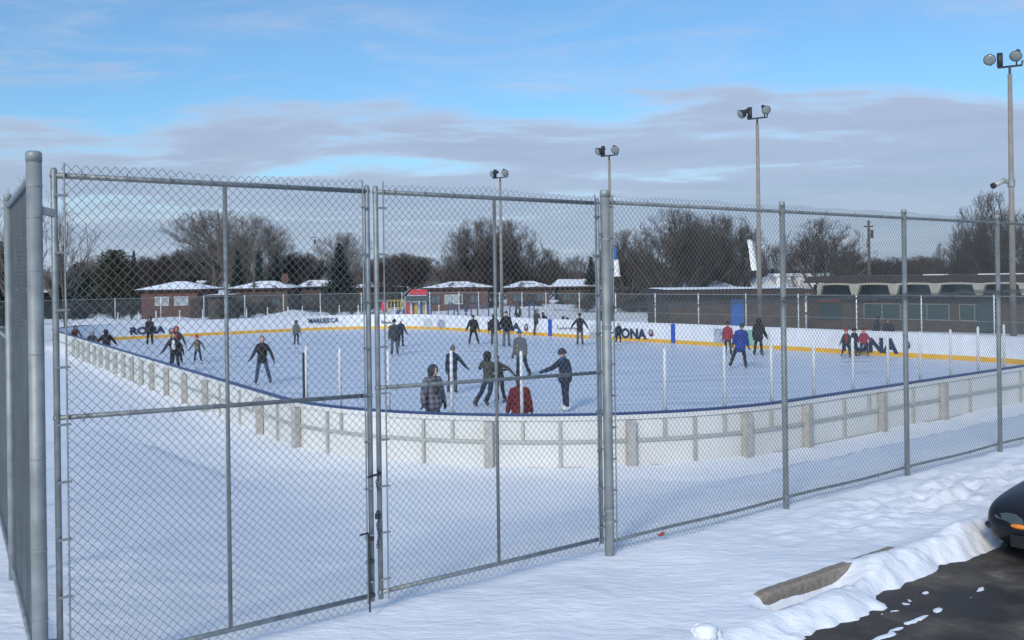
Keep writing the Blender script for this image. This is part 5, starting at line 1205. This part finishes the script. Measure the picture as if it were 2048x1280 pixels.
person(1043, 756, 'child in a grey jacket with a yellow green stripe skating behind the red coat', 1.82, yaw=D(-30), jacket='grey', trousers='navy', hat='toque', hatcol='blue', arms=((10, 5, 15), (12, 5, 15)), legs=((10, -8, 15), (4, 5, 5)), lean=10, patch=('stripe', -.03), girth=1.2, vox=.022, longcoat=.05)
person(905, 787, 'child in dark clothes with one arm out behind the plaid jacket', 1.58, yaw=D(160), jacket='navy', trousers='charcoal', hat='toque', hatcol='grey', arms=((12, 5, 10), (42, 8, 20)), legs=((4, 4, 12), (7, -5, 8)), girth=1.15, lean=5, vox=.02)
person(864, 0, 'person in a hooded plaid jacket at the near boards, closest on the left', 1.80, Y=23.4, yaw=D(42), jacket='plaid', trousers='charcoal', hat='hood', hatcol='charcoal', arms=((20, -5, 10), (28, 15, 10)), legs=((6, 0, 3), (6, 0, 3)), girth=1.28, vox=.018, open_vest='charcoal', longcoat=.06, headtilt=12)
person(978, 812, 'hooded skater in dark olive leaning forward with bent knees in mid stride', 1.75, yaw=D(150), jacket='olive', trousers='navy', hat='hood', hatcol='black', lean=-16, arms=((35, 15, 60), (15, 30, 40)), legs=((14, -14, 20), (8, -22, 30)), vox=.02, side=-6)
person(1000, 806, 'skater in brown and black beside the olive one, stretching an arm to the right', 1.50, yaw=D(-35), jacket='brown', trousers='black', hat='toque', hatcol='black', lean=14, arms=((72, 10, 10), (20, 10, 30)), legs=((10, 8, 15), (10, -5, 10)), vox=.02)
person(1038, 0, 'person in a dark red coat seen from behind at the near boards', 1.62, Y=22.3, yaw=D(180), jacket='maroon', trousers='black', hat='toque', hatcol='black', arms=((16, 5, 10), (14, 5, 10)), girth=1.2, vox=.018, longcoat=.08, long_hair=True)
person(1131, 822, 'boy in a dark jacket, bright blue scarf and helmet reaching left, with white skates', 1.78, yaw=D(-62), jacket='navy', trousers='navy', hat='helmet', hatcol='charcoal', arms=((15, -5, 30), (10, 55, 20)), legs=((4, 5, 8), (5, -5, 4)), scarf='blue', vox=.018, skate='white', girth=1.2, lean=4, headtilt=10)
person(1481, 738, 'skater in a long royal blue coat pushing off with one leg stretched right', 1.85, yaw=D(160), jacket='royal', trousers='black', hat='toque', hatcol='dgreen', arms=((14, 10, 20), (14, 10, 20)), legs=((22, -6, 4), (8, 8, 4)), girth=1.2, longcoat=.08, vox=.024, side=-6)
person(1456, 712, 'person in a pink red coat partly hidden by the royal blue skater', 1.60, yaw=D(160), jacket='pink', trousers='charcoal', hat='toque', hatcol='black', arms=((12, 5, 10), (12, 5, 10)), legs=((3, 0, 3), (6, 0, 3)), girth=1.1)
person(1517, 712, 'person bent forward in black clothes in front of the green poster', 1.76, yaw=D(150), jacket='black', trousers='black', hat='hood', hatcol='black', lean=12, arms=((14, 15, 20), (14, 25, 20)), legs=((7, 0, 5), (8, -6, 6)), girth=1.3, longcoat=.05)
person(1694, 716, 'child in a blue and red outfit pushing off in front of the rightmost lettering', 1.30, yaw=D(-30), jacket='charcoal', trousers='navy', hat='toque', hatcol='red', arms=((20, 10, 20), (20, 20, 20)), legs=((6, 0, 10), (20, -12, 10)), patch=('red', .03), open_vest='red', lean=10)
person(1709, 713, 'child in dark blue between the two other children at the rightmost lettering', 1.28, yaw=D(10), jacket='navy', trousers='navy', hat='helmet', hatcol='black', arms=((14, 10, 20), (14, 10, 20)), legs=((6, 0, 5), (6, 0, 5)))
person(1728, 713, 'child in a pink jacket in front of the rightmost lettering', 1.28, yaw=D(-15), jacket='pink', trousers='navy', hat='toque', hatcol='maroon', arms=((28, 10, 20), (20, 5, 20)), legs=((13, 0, 10), (14, 8, 15)), girth=1.15)
person(1752, 0, 'left one of two dark figures behind the boards in front of the clubhouse', 1.62, Y=50.5, yaw=D(60), jacket='black', trousers='black', hat='hood', hatcol='black', girth=1.3, boots=True, z0=.0, lean=12)
person(1778, 0, 'right one of two dark figures behind the boards in front of the clubhouse', 1.55, Y=49.6, yaw=D(-30), jacket='black', trousers='black', hat='hood', hatcol='brown', girth=1.4, boots=True, z0=.0, lean=12)
person(1203, 0, 'person in dark blue seen in the gap beside the thick middle post, behind the boards', 1.75, Y=64.0, yaw=D(0), jacket='navy', trousers='black', hat='hood', hatcol='black', boots=True, z0=.1)
person(1238, 690, 'person in navy trousers and white skates just right of the thick middle post', 1.25, yaw=D(20), jacket='navy', trousers='navy', hat='toque', hatcol='white', arms=((10, 10, 10), (10, 5, 10)), legs=((5, 0, 5), (14, 0, 5)), skate='white')

# ------------------------------------------------------------------ car
def car():
    x, y = RK(10.92, 4.43); yaw = math.atan2(C, S)     # car length runs along +a; front at local x=0 facing -x
    g = empty('parked_car', (x, y, LOTZ), yaw, 'black car at the right edge, only its front corner and headlight showing', 'car')
    # stations: x, half width, z bottom, z belt, z hood/top centre
    st_ = [(-.02, .50, .30, .50, .56), (.03, .66, .22, .56, .64), (.12, .78, .19, .62, .70), (.30, .85, .18, .68, .79), (.60, .875, .18, .74, .86), (1.05, .88, .18, .80, .93), (1.5, .88, .18, .85, .98), (2.2, .88, .18, .88, .95), (3.2, .88, .18, .90, .96), (3.9, .86, .2, .92, 1.0), (4.25, .80, .24, .90, .98), (4.38, .70, .32, .80, .88)]
    st_ = [(a_, b_2, c_, d_ * .86, e_ * .85) if a_ < 2 else (a_, b_2, c_, d_, e_) for a_, b_2, c_, d_, e_ in st_]; m = MB(); vs = []; prof_n = None
    for (sx, hw, zb, zs, zt) in st_:
        half = [(0, zb), (hw * .8, zb), (hw * .96, zb + .06), (hw, zb + .2), (hw, (zb + zs) / 2 + .05), (hw * .985, zs - .04), (hw * .93, zs + .015), (hw * .75, zs + (zt - zs) * .55), (hw * .4, zs + (zt - zs) * .9), (0, zt)]
        ring = [(sx, yy, zz) for yy, zz in half] + [(sx, -yy, zz) for yy, zz in half[-2:0:-1]]; prof_n = len(ring); vs += ring
    K = prof_n; fs = [(k * K + j, k * K + (j + 1) % K, (k + 1) * K + (j + 1) % K, (k + 1) * K + j) for k in range(len(st_) - 1) for j in range(K)] + [tuple(range(K - 1, -1, -1)), tuple((len(st_) - 1) * K + j for j in range(K))]
    m.add(vs, fs); me = m.mesh('body'); ob = link('body', me, M['carp'], g, True); sb = ob.modifiers.new('s', 'SUBSURF'); sb.levels = 2; sb.render_levels = 2
    # cabin
    m = MB(); cab = [(1.25, .70, .93, .94), (2.0, .60, .93, 1.40), (2.6, .60, .94, 1.45), (3.4, .58, .94, 1.40), (4.1, .62, .94, 1.02)]; vs = []
    for (sx, hw, z0_, z1_) in cab: vs += [(sx, -hw - .12, z0_), (sx, -hw, (z0_ + z1_) / 2 + .12 if z1_ > 1.1 else z0_ + .01), (sx, -hw * .8, z1_), (sx, hw * .8, z1_), (sx, hw, (z0_ + z1_) / 2 + .12 if z1_ > 1.1 else z0_ + .01), (sx, hw + .12, z0_)]
    fs = [(k * 6 + j, k * 6 + j + 1, (k + 1) * 6 + j + 1, (k + 1) * 6 + j) for k in range(4) for j in range(5)]; m.add(vs, fs); m.build('windows', M['carglass'], g, True)
    m = MB(); m.box((2.65, 0, 1.44), (1.3, .98, .05)); m.build('roof', M['carp'], g)
    for s_ in (1, -1):
        # headlight hugging the corner
        hl = MB(); pts = []
        for (t, zt_, zb_) in ((0, .46, .41), (.25, .515, .385), (.5, .54, .38), (.75, .54, .41), (1, .51, .48)):
            sx = .03 + .07 * t ** 2; yy = s_ * (.26 + .38 * t); pts.append((sx, yy, zt_, zb_))
        vs = []
        for (sx, yy, zt_, zb_) in pts:
            vs += [(sx - .045, yy + s_ * .02, zb_), (sx - .05, yy + s_ * .022, (zt_ + zb_) / 2), (sx - .02, yy + s_ * .012, zt_), (sx + .08, yy - s_ * .05, zt_), (sx + .08, yy - s_ * .05, zb_)]
        fs = [(k * 5 + j, k * 5 + (j + 1) % 5, (k + 1) * 5 + (j + 1) % 5, (k + 1) * 5 + j) for k in range(4) for j in range(5)] + [(0, 1, 2, 3, 4), (24, 23, 22, 21, 20)]; hl.add(vs, fs)
        h_ = hl.build('headlight', M['lamp'], g, True); mm = MB(); mm.ell((-.008, s_ * .37, .43), (.035, .10, .028), 12, 8); mm.build('indicator', M['amber'], h_, True)
        # mirror
        mm = MB(); mm.ell((1.75, s_ * .96, .93), (.07, .10, .065), 12, 8); mm.box((1.75, s_ * .86, .90), (.08, .14, .05)); mm.build('wing_mirror', M['carp'], g, True)
        for wx in (.86, 3.45):
            w = MB(); w.tube([(wx, s_ * .70, .31), (wx, s_ * .72, .31), (wx, s_ * .86, .31), (wx, s_ * .88, .31)], [.28, .31, .31, .29], 28); wo = w.build('wheel', M['rubber'], g, True)
            w = MB(); w.tube([(wx, s_ * .87, .31), (wx, s_ * .892, .31)], [.20, .19], 20)
            for k in range(5): a_ = k * 2 * math.pi / 5; w.beam((wx, s_ * .895, .31), (wx + .17 * math.cos(a_), s_ * .895, .31 + .17 * math.sin(a_)), .03, .04)
            w.build('rim', M['alloy'], wo)
        # fender seam flares, fog lamp
        mm = MB(); mm.ell((.16, s_ * .74, .36), (.06, .08, .05), 12, 8); mm.build('fog_lamp', M['carglass'], g, True)
    m = MB(); m.box((-.022, 0, .28), (.05, .90, .13)); gr_ = m.build('grille', M['carpl'], g)
    m = MB(); m.box((-.030, 0, .41), (.03, .42, .055)); m.build('upper_grille', M['carpl'], gr_)
    m = MB(); m.box((-.052, 0, .31), (.008, .30, .11)); m.build('blank_front_plate', M['stud'], g)
car()
# ------------------------------------------------------------------ soften joins of snow against things: nothing more
